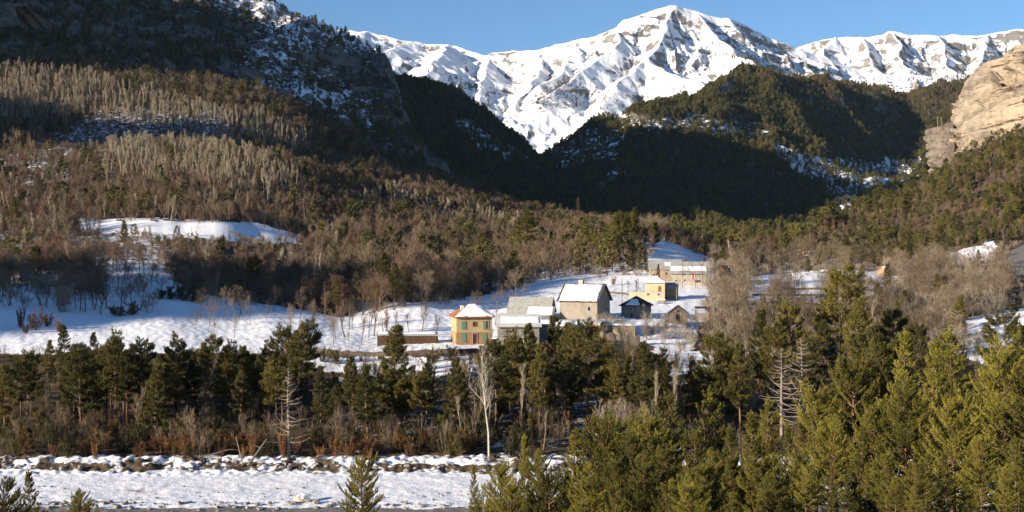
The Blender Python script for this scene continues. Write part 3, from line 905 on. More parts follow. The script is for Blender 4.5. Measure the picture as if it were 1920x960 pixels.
def gen_larch(seed, Hh, width, nb=46, fine=5, w=0.05):
    rng = np.random.default_rng(seed)
    T = Buf(); Cn = Buf()
    T.tube([[0, 0, -0.3], [0.05, 0, Hh * 0.5], [0, 0.04, Hh]], [0.015 * Hh, 0.009 * Hh, 0.01], 5)
    P = []; D = []
    for i in range(nb):
        u = (i + rng.uniform()) / nb
        h = Hh * (0.14 + 0.85 * u)
        L = width * (1 - u) ** 0.85 * rng.uniform(0.7, 1.2) + 0.15
        az = i * 2.4 + rng.normal(0, 0.4)
        d = np.array([math.cos(az), math.sin(az), rng.uniform(-0.1, 0.25)])
        e = np.array([0, 0, h]) + d * L
        T.tube([[0, 0, h], np.array([0, 0, h]) + d * L * 0.6 - [0, 0, 0.03 * L], e], [0.03, 0.018, 0.006], 3)
        for q in range(fine * max(1, int(L * 1.6))):
            f = rng.uniform(0.15, 1.0)
            P.append(np.array([0, 0, h]) + d * L * f); D.append(unit(d * 0.6 + rng.normal(0, 0.6, 3) + [0, 0, 0.1]) * rng.uniform(0.25, 0.7))
    Cn.slivers(np.array(P), np.array(D), np.full(len(P), w), 0, rng)
    return T, Cn

def gen_leafy(seed, Hh, rad, stems=7, n=900, leaf=0.12, w=0.09, up=0.7):
    """bush with leaves or scales: stems + many small leaf faces"""
    rng = np.random.default_rng(seed)
    T = Buf(); Cn = Buf()
    P = []; D = []
    for i in range(stems):
        az = rng.uniform(0, 6.28); sp = rng.uniform(0.1, 1.0)
        d = unit(np.array([math.cos(az) * sp * rad / Hh, math.sin(az) * sp * rad / Hh, up]))
        L = Hh * rng.uniform(0.55, 1.05)
        pts = [np.array([math.cos(az), math.sin(az), 0]) * rad * 0.15 * sp + [0, 0, -0.15]]
        dd = d.copy()
        for j in range(4):
            dd = unit(dd + rng.normal(0, 0.14, 3)); pts.append(pts[-1] + dd * L / 4)
        pts = np.array(pts)
        T.tube(pts, np.linspace(0.035, 0.008, 5), 3)
        for q in range(n // stems):
            x = rng.uniform(0.1, 1.0) ** 0.8 * 4; a = int(min(x, 3)); pp = pts[a] + (pts[a + 1] - pts[a]) * (x - a)
            off = rng.normal(0, 1, 3); off = unit(off) * rad * 0.36 * (1.15 - x / 5) * rng.uniform(0.1, 1.1)
            P.append(pp + off); D.append(unit(off + dd * 0.6 + [0, 0, 0.3]) * leaf * rng.uniform(0.6, 1.5))
    Cn.slivers(np.array(P), np.array(D), np.full(len(P), w), 0, rng)
    return T, Cn

def joined(name, T, Cn, mt, mc):
    b = Buf()
    b.add(np.concatenate(T.V), np.concatenate(T.T), 0)
    b.add(np.concatenate(Cn.V), np.concatenate(Cn.T), 1)
    return b.mesh(name, [mt, mc])

class Kind:
    """a species: a few variants, each with trunk mesh, crown mesh and both in one"""
    def __init__(s, name, variants, mt, mc, base_h):
        s.name = name; s.h = base_h; s.pair = []; s.one = []
        for i, (T, Cn) in enumerate(variants):
            s.pair.append((T.mesh(name + '_trunk', [mt]), Cn.mesh(name + '_crown', [mc])))
            s.one.append(joined(name, T, Cn, mt, mc))

def gen_young(seed, Hh, crown0, width, step=0.5, per=5, n=24, nl=0.13, nw=0.024, shape=0.75):
    """young pine in whorls, branch ends turned up into needle brushes"""
    rng = np.random.default_rng(seed)
    T = Buf(); Cn = Buf()
    hs = np.linspace(0, 1, 9)
    bx, by = rng.normal(0, 0.012 * Hh, 2)
    def tp(t): return np.array([bx * t * t + 0.06 * math.sin(4 * t + seed), by * t * t + 0.06 * math.sin(5 * t + seed) , Hh * t])
    r0 = 0.012 * Hh + 0.025
    P0 = np.array([tp(t) for t in hs]); P0[0, 2] -= 0.3
    T.tube(P0, r0 * (1 - hs * 0.94), 7)
    SP = []; SA = []; SL = []
    def brush(p, a, L):
        SP.append(p); SA.append(unit(a)); SL.append(L)
    h = crown0 * Hh
    w_i = 0
    while h < Hh * 0.97:
        u = (h - crown0 * Hh) / (Hh * (1 - crown0))
        W = width * max(0.0, 1 - u) ** shape * min(1.0, 0.6 + 1.6 * u) * rng.uniform(0.85, 1.12)
        az0 = rng.uniform(0, 6.28)
        for b in range(per + int(rng.integers(0, 2))):
            if rng.uniform() < 0.08: continue
            az = az0 + b * 6.283 / per + rng.normal(0, 0.2)
            el = R(8 + 46 * u) + rng.normal(0, 0.12)
            L = max(0.35, W * rng.uniform(0.7, 1.15) / max(0.6, math.cos(el)))
            d = np.array([math.cos(az) * math.cos(el), math.sin(az) * math.cos(el), math.sin(el)])
            pts = [tp(h / Hh) + [0, 0, rng.normal(0, 0.06)]]
            m = 6
            for j in range(m - 1):
                d = unit(d + np.array([0, 0, -0.05 + 0.085 * j]) + rng.normal(0, 0.06, 3)); pts.append(pts[-1] + d * L / (m - 1))
            pts = np.array(pts)
            T.tube(pts, np.linspace(0.012 + 0.016 * L, 0.006, m), 3)
            brush(pts[-1], d + [0, 0, 0.45], 0.30)
            # side shoots, in pairs
            ns = max(2, int(L / 0.30))
            for q in range(ns):
                f = 0.22 + 0.74 * (q + rng.uniform(0, 0.7)) / ns
                x = f * (m - 1); a = int(min(x, m - 2)); pp = pts[a] + (pts[a + 1] - pts[a]) * (x - a)
                fd = unit(pts[a + 1] - pts[a]); sd0 = unit(np.cross(fd, [0, 0, 1.0]))
                for sg in (-1, 1):
                    sl = min(0.75, 0.16 + 0.42 * L * (1.05 - f)) * rng.uniform(0.6, 1.2)
                    sd = unit(fd * 0.9 + sd0 * sg * rng.uniform(0.5, 1.0) + [0, 0, rng.uniform(0.0, 0.35)])
                    k = max(1, int(sl / 0.2))
                    for e in range(k):
                        brush(pp + sd * sl * (e + 0.6) / k, sd + np.array([0, 0, 0.25 + 0.4 * (e == k - 1)]) + rng.normal(0, 0.15, 3), 0.24)
                    T.tube([pp, pp + sd * sl], [0.008, 0.004], 3)
        h += step * rng.uniform(0.8, 1.2) * (0.75 + 0.35 * u); w_i += 1
    for k in range(7):
        brush(tp(0.93 + 0.01 * k) , np.array([rng.normal(0, .3), rng.normal(0, .3), 1.0]), 0.32)
    for k in range(5): brush(tp(1.0) - [0, 0, 0.12 * k], np.array([0, 0, 1.0]) + rng.normal(0, 0.12, 3), 0.3)
    SP = np.repeat(np.array(SP), n, 0); SA = np.repeat(np.array(SA), n, 0); SL = np.repeat(np.array(SL), n)[:, None]
    mm = len(SP)
    q = rng.normal(size=(mm, 3)); q -= SA * (q * SA).sum(1, keepdims=True); q /= np.linalg.norm(q, axis=1, keepdims=True) + 1e-9
    D = SA * 0.75 + q * rng.uniform(0.4, 0.8, (mm, 1))
    D /= np.linalg.norm(D, axis=1, keepdims=True)
    Cn.slivers(SP + SA * SL * rng.uniform(-0.5, 0.5, (mm, 1)), D * nl * rng.uniform(0.7, 1.2, (mm, 1)), nw * rng.uniform(0.8, 1.25, mm), 0, rng)
    return T, Cn

KN = {}
KN['near_pine'] = Kind('pine_tree', [gen_young(11 + i, 9.0, (0.08, 0.16, 0.05, 0.22, 0.10)[i], (2.5, 3.0, 2.2, 3.2, 2.6)[i], (0.5, 0.55, 0.48, 0.6, 0.52)[i], (5, 5, 6, 5, 5)[i], 27, 0.15, 0.034, (0.85, 0.55, 0.95, 0.5, 0.7)[i]) for i in range(5)], M_PINEBARK, M_NEEDLE, 9.0)
KN['mid_pine'] = Kind('pine_tree', [gen_pine(31 + i, 13.0, (0.30, 0.40, 0.24, 0.46, 0.16, 0.36)[i], (2.7, 2.9, 2.5, 2.8, 2.8, 2.2)[i], (42, 40, 46, 36, 54, 40)[i], 0.42, 15, 0.085, ('cone', 'round', 'cone', 'round', 'fir', 'cone')[i], dens=1.25, dead=9, lean=0.018) for i in range(6)], M_PINEBARK, M_NEEDLE_MID, 13.0)
KN['far_pine'] = Kind('pine_tree', [gen_pine(51 + i, 10.0, (0.10, 0.2, 0.06, 0.25)[i], (2.3, 2.6, 2.1, 2.6)[i], (16, 15, 17, 14)[i], 0.95, 6, 0.30, ('cone', 'round', 'fir', 'round')[i], dens=0.62, k=4, dead=0) for i in range(4)], M_PINEBARK, M_NEEDLE_FAR, 10.0)
KN['tiny_pine'] = Kind('pine_tree', [gen_pine(61 + i, 10.0, 0.08, (1.9, 2.3, 1.8)[i], (10, 9, 11)[i], 1.3, 4, 0.6, ('cone', 'round', 'fir')[i], dens=0.5, k=3, dead=0) for i in range(3)], M_PINEBARK, M_NEEDLE_FAR, 10.0)
KN['bare_tree'] = Kind('bare_tree', [gen_bare(71 + i, 11.0, (4.8, 4.4, 5.2, 4.2)[i], 1, 4, (0.22, 0.28, 0.18, 0.26)[i], 0.26, (10, 6, 4), 4, 0.75, 0.03, minr=0.012, ang=(1.0, 0.9, 1.1, 0.85)[i]) for i in range(4)], M_BARK, M_TWIG, 11.0)
KN['red_tree'] = Kind('bare_tree', [gen_bare(171 + i, 12.0, (5.4, 4.8)[i], 1, 4, (0.2, 0.25)[i], 0.26, (11, 7, 4), 5, 0.7, 0.032, minr=0.012, ang=1.0) for i in range(2)], M_BARK, M_RED, 12.0)
KN['thicket'] = Kind('bare_shrub', [gen_bare(81 + i, 5.0, 1.7, (9, 11, 8)[i], 3, 0.2, 0.75, (5, 4), 5, 0.6, 0.03, r0=0.06, minr=0.010, ang=0.5) for i in range(3)], M_GREYTWIG, M_GREYTWIG, 5.0)
KN['bank_thicket'] = Kind('bare_shrub', [gen_bare(84 + i, 5.0, 1.3, (5, 7, 6)[i], 3, 0.25, 0.8, (4, 4), 3, 0.6, 0.022, r0=0.05, minr=0.008, ang=0.45) for i in range(3)], M_TWIG, M_TWIG, 5.0)
KN['aspen'] = Kind('aspen_tree', [gen_bare(91 + i, 13.0, (2.4, 2.0, 2.8)[i], 1, 3, (0.38, 0.45, 0.3)[i], 0.9, (16, 5), 6, 0.9, 0.04, minr=0.014, ang=0.45) for i in range(3)], M_PALE, M_PALE, 13.0)
KN['far_bare'] = Kind('bare_tree', [gen_bare(101 + i, 9.0, (2.9, 2.6, 3.2)[i], (1, 2, 1)[i], 3, 0.2, 0.6, (11, 5), 5, 1.0, 0.075, minr=0.022, ang=0.65) for i in range(3)], M_BARK, M_TWIG, 9.0)
KN['far_red'] = Kind('bare_tree', [gen_bare(106 + i, 9.0, (3.0, 2.6)[i], (1, 2)[i], 3, 0.2, 0.6, (11, 5), 5, 1.0, 0.075, minr=0.022, ang=0.65) for i in range(2)], M_BARK, M_RED, 9.0)
KN['far_aspen'] = Kind('aspen_tree', [gen_bare(111 + i, 12.0, (2.3, 1.9)[i], 1, 3, 0.35, 0.95, (13, 4), 5, 1.1, 0.085, minr=0.028, ang=0.45) for i in range(2)], M_PALE, M_PALE, 12.0)
KN['larch'] = Kind('larch_tree', [gen_larch(121 + i, 13.0, (2.3, 2.0, 2.6)[i], 60, 6, 0.07) for i in range(3)], M_BARK, M_LARCH, 13.0)
KN['orange'] = Kind('beech_shrub', [gen_leafy(131 + i, 3.0, (1.2, 1.6, 0.9)[i], 9, 1100, 0.14, 0.10) for i in range(3)], M_BARK, M_ORANGE, 3.0)
KN['juniper'] = Kind('juniper_bush', [gen_leafy(141 + i, 2.6, (0.9, 1.3)[i], 9, 1600, 0.16, 0.06) for i in range(2)], M_BARK, M_JUNIPER, 2.6)
KN['orchard'] = Kind('fruit_tree', [gen_bare(151 + i, 5.2, (2.0, 1.7, 2.2)[i], 1, 3, (0.34, 0.4, 0.3)[i], 0.7, (9, 6), 6, 0.55, 0.024, r0=0.13, minr=0.012, ang=0.75) for i in range(3)], M_BARK, M_RED, 5.2)
KN['birch'] = Kind('birch_tree', [gen_bare(167, 16.0, 3.6, 1, 4, 0.34, 0.5, (13, 5, 3), 4, 0.6, 0.014, r0=0.17, minr=0.007, ang=0.75, wander=0.11)], M_BIRCH, M_BIRCH, 16.0)

def gen_snag(seed, Hh, width, nb):
    rng = np.random.default_rng(seed)
    T = Buf(); Cn = Buf()
    T.tube([[0, 0, -0.3], [0.1, 0, Hh * 0.3], [-0.1, 0.1, Hh * 0.65], [0.05, 0, Hh]], [0.25, 0.2, 0.12, 0.03], 7)
    P = []; D = []
    for i in range(nb):
        u = (i + rng.uniform()) / nb
        h = Hh * (0.16 + 0.82 * u)
        L = width * (1 - u) ** 0.75 * rng.uniform(0.55, 1.2) + 0.2
        az = i * 2.4 + rng.normal(0, 0.5)
        d = np.array([math.cos(az), math.sin(az), rng.uniform(-0.25, 0.1)])
        pts = [np.array([0, 0, h])]
        for j in range(4):
            d = unit(d + np.array([0, 0, 0.10]) + rng.normal(0, 0.12, 3)); pts.append(pts[-1] + d * L / 4)
            for q in range(3):
                P.append(pts[-1]); D.append(unit(d + rng.normal(0, 0.6, 3)) * rng.uniform(0.25, 0.6))
        Cn.tube(pts, np.linspace(0.085, 0.024, 5), 4)
    Cn.slivers(np.array(P), np.array(D), np.full(len(P), 0.03), 0, rng)
    return T, Cn
KN['snag'] = Kind('dead_conifer', [gen_snag(181, 12.5, 3.1, 60), gen_snag(182, 13.0, 2.4, 36)], M_DEAD, M_DEAD, 12.5)
# ------------------------------------------------------------------ building materials
def stone_mat(name, c1, c2, scale=2.2):
    m = NT(name)
    b = m.bsdf(0.92, 0.08)
    co = m.coord()
    v = m.n('ShaderNodeTexVoronoi')
    v.inputs['Scale'].default_value = scale
    m.l(m.mapping(co, (1, 1, 1.7)), v.inputs['Vector'])
    n = m.noise(co, 1.1, 5, 0.65)
    k = m.math('ADD', m.math('MULTIPLY', v.outputs['Distance'], 0.55), m.math('MULTIPLY', n, 0.65))
    st = m.noise(m.mapping(co, (1.2, 1.2, 0.35)), 0.55, 5, 0.7)
    m.l(m.mix(m.math('MULTIPLY', m.math('SUBTRACT', st, 0.5), 2.2, True), m.ramp(k, [(0.3, c1), (0.62, c2)]), tuple(x * 0.55 for x in c2)), b.inputs['Base Color'])
    m.bump(k, 0.5, 0.05, b)
    return m.m
def metal_roof(name, c1, c2):
    m = NT(name)
    b = m.bsdf(0.6, 0.3)
    co = m.coord()
    w = m.n('ShaderNodeTexWave', wave_type='BANDS', bands_direction='X')
    w.inputs['Scale'].default_value = 1.6
    w.inputs['Distortion'].default_value = 0.4
    m.l(co, w.inputs['Vector'])
    n = m.noise(co, 0.8, 5, 0.65)
    m.l(m.ramp(n, [(0.3, c2), (0.7, c1)]), b.inputs['Base Color'])
    m.bump(w.outputs['Fac'], 0.4, 0.05, b)
    return m.m
def tile_roof(name, c1, c2):
    m = NT(name)
    b = m.bsdf(0.9, 0.05)
    co = m.coord()
    br = m.n('ShaderNodeTexBrick')
    br.inputs['Scale'].default_value = 3.0
    m.l(co, br.inputs['Vector'])
    n = m.noise(co, 2.0, 5, 0.7)
    m.l(m.ramp(n, [(0.3, c2), (0.7, c1)]), b.inputs['Base Color'])
    m.bump(n, 0.5, 0.05, b)
    return m.m
def plank_mat(name, c1, c2):
    m = NT(name)
    b = m.bsdf(0.85, 0.1)
    co = m.coord()
    n = m.noise(m.mapping(co, (6, 6, 0.4)), 1.2, 4, 0.6)
    m.l(m.ramp(n, [(0.3, c2), (0.7, c1)]), b.inputs['Base Color'])
    m.bump(n, 0.4, 0.03, b)
    return m.m

B_STONE = stone_mat('barn_stone', (0.40, 0.35, 0.29), (0.25, 0.215, 0.175), 5.0)
B_GREY = stone_mat('grey_stone', (0.38, 0.34, 0.29), (0.20, 0.18, 0.155), 1.7)
B_DARK = stone_mat('dark_ruin_stone', (0.20, 0.155, 0.11), (0.09, 0.072, 0.055), 1.9)
B_TAN = stone_mat('tan_stone', (0.46, 0.36, 0.25), (0.27, 0.21, 0.15), 1.8)
def stained(name, c, c2, scale=0.7):
    return flat_mat(name, c, c2, scale, 0.9, 0.08, 0.15, 0.02)
B_YELLOW = stained('yellow_render', (0.43, 0.335, 0.195), (0.34, 0.265, 0.155))
B_OCHRE = stained('ochre_render', (0.33, 0.20, 0.095), (0.24, 0.15, 0.075), 1.2)
B_CREAM = stained('cream_render', (0.56, 0.45, 0.29), (0.46, 0.37, 0.24))
B_SALMON = stained('salmon_render', (0.55, 0.27, 0.14), (0.44, 0.22, 0.12))
B_WHITE = stained('white_render', (0.66, 0.62, 0.55), (0.52, 0.48, 0.42))
B_FARM = stone_mat('pale_farm_stone', (0.46, 0.41, 0.35), (0.30, 0.265, 0.22), 1.5)
B_BRICK = flat_mat('brick_red', (0.34, 0.12, 0.06), (0.22, 0.08, 0.05), 3.0)
R_GREY = metal_roof('grey_metal_roof', (0.36, 0.36, 0.35), (0.22, 0.22, 0.21))
R_LIGHT = metal_roof('light_metal_roof', (0.52, 0.52, 0.51), (0.38, 0.38, 0.37))
R_LICHEN = tile_roof('lichen_slate_roof', (0.40, 0.40, 0.36), (0.20, 0.205, 0.185))
R_TILE = tile_roof('red_tile_roof', (0.38, 0.13, 0.055), (0.24, 0.085, 0.04))
R_DARK = tile_roof('dark_slate_roof', (0.085, 0.078, 0.072), (0.045, 0.042, 0.04))
W_DARK = plank_mat('dark_timber', (0.105, 0.062, 0.036), (0.045, 0.028, 0.018))
W_BROWN = plank_mat('brown_timber', (0.26, 0.115, 0.05), (0.15, 0.07, 0.035))
W_ORANGE = plank_mat('orange_timber', (0.46, 0.16, 0.045), (0.32, 0.11, 0.035))
W_GREY = plank_mat('weathered_timber', (0.30, 0.27, 0.23), (0.17, 0.15, 0.13))
P_GREEN = flat_mat('green_paint', (0.14, 0.225, 0.155), (0.105, 0.18, 0.125), 3.0, 0.6)
P_YGREEN = flat_mat('pale_green_paint', (0.32, 0.42, 0.20), (0.26, 0.34, 0.16), 3.0, 0.6)  # paler, yellower green for the shutters of the left wall
P_WHITE = flat_mat('white_paint', (0.70, 0.68, 0.64), (0.6, 0.58, 0.55), 3.0, 0.6)
P_MAROON = flat_mat('maroon_paint', (0.085, 0.034, 0.03), (0.055, 0.024, 0.022), 3.0, 0.6)
P_LILAC = flat_mat('lilac_stone', (0.40, 0.30, 0.30), (0.3, 0.22, 0.23), 3.0, 0.7)
GLASS = flat_mat('dark_window', (0.020, 0.022, 0.026), (0.012, 0.013, 0.016), 1.0, 0.15, 0.5)
M_SNOW = flat_mat('roof_snow', SNOW, (0.82, 0.83, 0.86), 1.5, 0.8, 0.1, 0.35, 0.06)
CONC = flat_mat('concrete', (0.46, 0.43, 0.39), (0.34, 0.32, 0.29), 2.0)

# ------------------------------------------------------------------ building shapes
class Quads:
    def __init__(s): s.V = []; s.Fc = []
    def poly(s, pts):
        i = len(s.V); s.V += [tuple(p) for p in pts]; s.Fc.append(tuple(range(i, i + len(pts))))
    def box(s, x0, x1, y0, y1, z0, z1):
        i = len(s.V)
        s.V += [(x, y, z) for z in (z0, z1) for y in (y0, y1) for x in (x0, x1)]
        s.Fc += [tuple(i + k for k in f) for f in ((0, 2, 3, 1), (4, 5, 7, 6), (0, 1, 5, 4), (2, 6, 7, 3), (0, 4, 6, 2), (1, 3, 7, 5))]
    def slab(s, pts, t):
        """polygon thickened along its upward normal"""
        P = [Vector(p) for p in pts]
        n = (P[1] - P[0]).cross(P[2] - P[0]).normalized()
        if n.z < 0: n = -n
        i = len(s.V); k = len(P)
        s.V += [tuple(p) for p in P] + [tuple(p + n * t) for p in P]
        s.Fc.append(tuple(i + j for j in range(k - 1, -1, -1))); s.Fc.append(tuple(i + k + j for j in range(k)))
        for j in range(k):
            s.Fc.append((i + j, i + (j + 1) % k, i + k + (j + 1) % k, i + k + j))
    def build(s, name, mat, parent=None, smooth=False):
        me = bpy.data.meshes.new(name)
        me.from_pydata(s.V, [], s.Fc)
        me.materials.append(mat)
        me.update()
        o = link(name, me, parent)
        return o

def snow_patch(parent, A, B, C_, D, u0, u1, v0, v1, thick=0.22, seed=0, lift=0.02, nu=26, nv=12, name='snow', tri=False):
    """rounded snow layer on the roof quad A(eave left) B(eave right) C(ridge right) D(ridge left)"""
    A, B, C_, D = map(lambda p: np.array(p, float), (A, B, C_, D))
    n = np.cross(B - A, D - A); n /= np.linalg.norm(n)
    if n[2] < 0: n = -n
    U, V_ = np.meshgrid(np.linspace(0, 1, nu), np.linspace(0, 1, nv))
    jag = 0.03 * noise(U * 9 + seed * 7.7, V_ * 0 + seed, 5)
    u = u0 + (u1 - u0) * np.clip(U + (0.03 * noise(V_ * 5 + seed, U * 0 + 2.2, 9)) * (np.abs(U - 0.5) > 0.45), 0, 1)
    v = v0 + (v1 - v0) * np.clip(V_ + jag * 2.0 * ((V_ < 0.1) | (V_ > 0.9)), 0, 1)
    P = (A[None, None] * ((1 - u) * (1 - v))[..., None] + B[None, None] * (u * (1 - v))[..., None]
         + C_[None, None] * (u * v)[..., None] + D[None, None] * ((1 - u) * v)[..., None])
    e = np.minimum(np.minimum(U, 1 - U) * 6, np.minimum(V_, 1 - V_) * 4)
    h = thick * np.sqrt(np.clip(e, 0, 1)) * (1 + 0.25 * noise(U * 6 + seed, V_ * 4, 3)) + lift
    top = P + n * h[..., None]
    b = Quads()
    for r in range(nv):
        for c in range(nu): b.V.append(tuple(top[r, c]))
    for r in range(nv - 1):
        for c in range(nu - 1):
            b.Fc.append((r * nu + c, r * nu + c + 1, (r + 1) * nu + c + 1, (r + 1) * nu + c))
    edge = [(0, c) for c in range(nu)] + [(r, nu - 1) for r in range(1, nv)] + [(nv - 1, c) for c in range(nu - 2, -1, -1)] + [(r, 0) for r in range(nv - 2, 0, -1)]
    base = len(b.V)
    for (r, c) in edge: b.V.append(tuple(P[r, c] + n * 0.004))
    m = len(edge)
    for k in range(m):
        a = edge[k][0] * nu + edge[k][1]; a2 = edge[(k + 1) % m][0] * nu + edge[(k + 1) % m][1]
        b.Fc.append((base + k, base + (k + 1) % m, a2, a))
    o = b.build(name, M_SNOW, parent)
    for p in o.data.polygons: p.use_smooth = True
    return o

def opening(root, w, d, face, u, v, ww, hh, kind='window', mat=None, frame=None, label=None):
    """u measured from the left end of that face as seen from outside"""
    pr = {'f': (0, -d / 2), 'l': (-90, -w / 2), 'r': (90, -w / 2)}[face]
    a = R(pr[0]); off = pr[1]
    L = w if face == 'f' else d
    def put(name, x0, x1, y0, y1, z0, z1, m, par):
        q = Quads(); q.box(x0, x1, y0, y1, z0, z1)
        ca, sa_ = math.cos(a), math.sin(a)
        q.V = [(x * ca - y * sa_, x * sa_ + y * ca, z) for x, y, z in q.V]
        return q.build(name, m, par)
    x0 = -L / 2 + u; x1 = x0 + ww; yb = off
    if kind == 'shutter':
        o = put('shutter', x0, x1, yb - 0.07, yb + 0.05, v, v + hh, mat or P_GREEN, root)
        put('sill', x0 - 0.1, x1 + 0.1, yb - 0.14, yb + 0.02, v - 0.09, v - 0.005, frame or P_LILAC, o)
        return o
    if kind == 'door':
        q = Quads()
        fr = 0.12
        for (a0, a1, b0, b1) in ((x0 - fr, x0 - 0.003, v, v + hh + fr), (x1 + 0.003, x1 + fr, v, v + hh + fr), (x0 - 0.003, x1 + 0.003, v + hh + 0.003, v + hh + fr)):
            q.box(a0, a1, yb - 0.09, yb + 0.05, b0, b1)
        ca, sa_ = math.cos(a), math.sin(a)
        o = put('door', x0, x1, yb - 0.03, yb + 0.05, v, v + hh, mat or P_MAROON, root)
        q.V = [(x * ca - y * sa_, x * sa_ + y * ca, z) for x, y, z in q.V]
        q.build('frame', frame or P_LILAC, o)
        return o
    q = Quads()
    fr = 0.10
    for (a0, a1, b0, b1) in ((x0 - fr, x0, v - fr, v + hh + fr), (x1, x1 + fr, v - fr, v + hh + fr), (x0 + .002, x1 - .002, v + hh, v + hh + fr), (x0 + .002, x1 - .002, v - fr, v)):
        q.box(a0, a1, yb - 0.07, yb + 0.05, b0, b1)
    ca, sa_ = math.cos(a), math.sin(a)
    q.V = [(x * ca - y * sa_, x * sa_ + y * ca, z) for x, y, z in q.V]
    o = q.build('window', frame or CONC, root)
    put('pane', x0 + .001, x1 - .001, yb - 0.02, yb + 0.04, v + .001, v + hh - .001, mat or GLASS, o)
    return o

def house(name, label, cat, px, Y, rz, w, d, h, rtype, rise, wall, roofm, over=0.4, openings=(), snow=(), chimney=None, row=None, band=None, thick=0.14, sink=2.0, group=None, over_g=None):
    x = (px - 960) / F * Y
    z = float(H_ground(np.array([x]), np.array([Y - d * 0.5]))[0]) if row is None else CAMZ + (480 - row) / F * Y
    root = bpy.data.objects.new(name, None)
    COL.objects.link(root)
    root.location = (x, Y, z); root.rotation_euler = (0, 0, R(rz))
    tag(root, label, cat, group)
    q = Quads()
    X0, X1, Y0, Y1 = -w / 2, w / 2, -d / 2, d / 2
    og = over if over_g is None else over_g
    zb = -sink
    ez = h - rise / (d / 2) * over if rtype in ('gx', 'hip') else h - rise / (w / 2) * over
    for a, b in (((X0, Y0), (X1, Y0)), ((X1, Y0), (X1, Y1)), ((X1, Y1), (X0, Y1)), ((X0, Y1), (X0, Y0))):
        q.poly([(a[0], a[1], zb), (b[0], b[1], zb), (b[0], b[1], h), (a[0], a[1], h)])
    rq = Quads()
    faces = {}
    if rtype == 'gx':
        for X_ in (X0, X1): q.poly([(X_, Y0, h), (X_, Y1, h), (X_, 0, h + rise)])
        for s_ in (-1, 1):
            A = (X0 - og, s_ * (d / 2 + over), ez); B = (X1 + og, s_ * (d / 2 + over), ez); Cc = (X1 + og, 0, h + rise); D = (X0 - og, 0, h + rise)
            rq.slab([A, B, Cc, D], thick); faces['f' if s_ < 0 else 'b'] = (A, B, Cc, D)
    elif rtype == 'gy':
        for Y_ in (Y0, Y1): q.poly([(X0, Y_, h), (X1, Y_, h), (0, Y_, h + rise)])
        for s_ in (-1, 1):
            A = (s_ * (w / 2 + over), Y1 + og, ez); B = (s_ * (w / 2 + over), Y0 - og, ez); Cc = (0, Y0 - og, h + rise); D = (0, Y1 + og, h + rise)
            rq.slab([A, B, Cc, D], thick); faces['l' if s_ < 0 else 'r'] = (A, B, Cc, D)
    elif rtype in ('hip', 'hipy'):
        o_ = over
        e = h - 0.05
        E = [(X0 - o_, Y0 - o_, e), (X1 + o_, Y0 - o_, e), (X1 + o_, Y1 + o_, e), (X0 - o_, Y1 + o_, e)]
        if rtype == 'hip':
            k = max(0.15, (w - d) / 2 + 0.3)
            Ra = (-k, 0, h + rise); Rb = (k, 0, h + rise)
            fs = {'f': [E[0], E[1], Rb, Ra], 'b': [E[2], E[3], Ra, Rb], 'l': [E[3], E[0], Ra], 'r': [E[1], E[2], Rb]}
        else:
            k = max(0.15, (d - w) / 2 + 0.3)
            Ra = (0, -k, h + rise); Rb = (0, k, h + rise)
            fs = {'f': [E[0], E[1], Ra], 'b': [E[2], E[3], Rb], 'l': [E[3], E[0], Ra, Rb], 'r': [E[1], E[2], Rb, Ra]}
        for kk, f_ in fs.items():
            rq.poly([(p[0], p[1], p[2] + thick) for p in f_])
            faces[kk] = tuple((p[0], p[1], p[2] + thick) for p in (f_ if len(f_) == 4 else [f_[0], f_[1], f_[2], f_[2]]))
        rq.poly(E[::-1])
        for j in range(4):
            a, b = E[j], E[(j + 1) % 4]
            rq.poly([a, b, (b[0], b[1], b[2] + thick), (a[0], a[1], a[2] + thick)])
    elif rtype == 'mono':      # low front, high back
        A = (X0 - og, Y0 - over, h - rise / d * over); B = (X1 + og, Y0 - over, h - rise / d * over); Cc = (X1 + og, Y1 + over, h + rise + rise / d * over); D = (X0 - og, Y1 + over, h + rise + rise / d * over)
        rq.slab([A, B, Cc, D], thick); faces['f'] = (A, B, Cc, D)
        q.poly([(X0, Y1, h), (X1, Y1, h), (X1, Y1, h + rise), (X0, Y1, h + rise)])
        for X_ in (X0, X1): q.poly([(X_, Y0, h), (X_, Y1, h), (X_, Y1, h + rise)])
    q.build('wall', wall, root)
    if band:
        bq = Quads()
        bq.box(X0 - 0.025, X1 + 0.025, Y0 - 0.025, Y1 + 0.025, -sink, band[0])
        bq.build('ground_floor_wall', band[1], root)
    roof = rq.build('roof', roofm, root)
    for s_ in snow:
        f_ = faces[s_[0]]
        up = Vector((0, 0, 1))
        P = [Vector(p) for p in f_]
        n = (P[1] - P[0]).cross(P[2] - P[0]).normalized()
        if n.z < 0: n = -n
        lift = thick if rtype in ('gx', 'gy', 'mono') else 0
        P = [p + n * (lift + 0.01) for p in P]
        if s_[0] == 'b' or s_[0] == 'r' and rtype == 'gy': P = [P[1], P[0], P[3], P[2]] if s_[0] == 'b' else P
        snow_patch(roof, *P, *s_[1:5], thick=s_[5] if len(s_) > 5 else 0.22, seed=int(px) % 50)
    if chimney:
        for (cx, cy_, cw, z0, z1, cm) in chimney:
            cq = Quads(); cq.box(cx - cw / 2, cx + cw / 2, cy_ - cw / 2, cy_ + cw / 2, z0, z1)
            cq.box(cx - cw / 2 - 0.06, cx + cw / 2 + 0.06, cy_ - cw / 2 - 0.06, cy_ + cw / 2 + 0.06, z1 + 0.002, z1 + 0.12)
            cq.build('chimney', cm, roof)
    ew, ed = (w + 0.05, d + 0.05) if band else (w, d)
    for op in openings:
        opening(root, ew, ed, *op[0:5], **(op[5] if len(op) > 5 else {}))
    return root

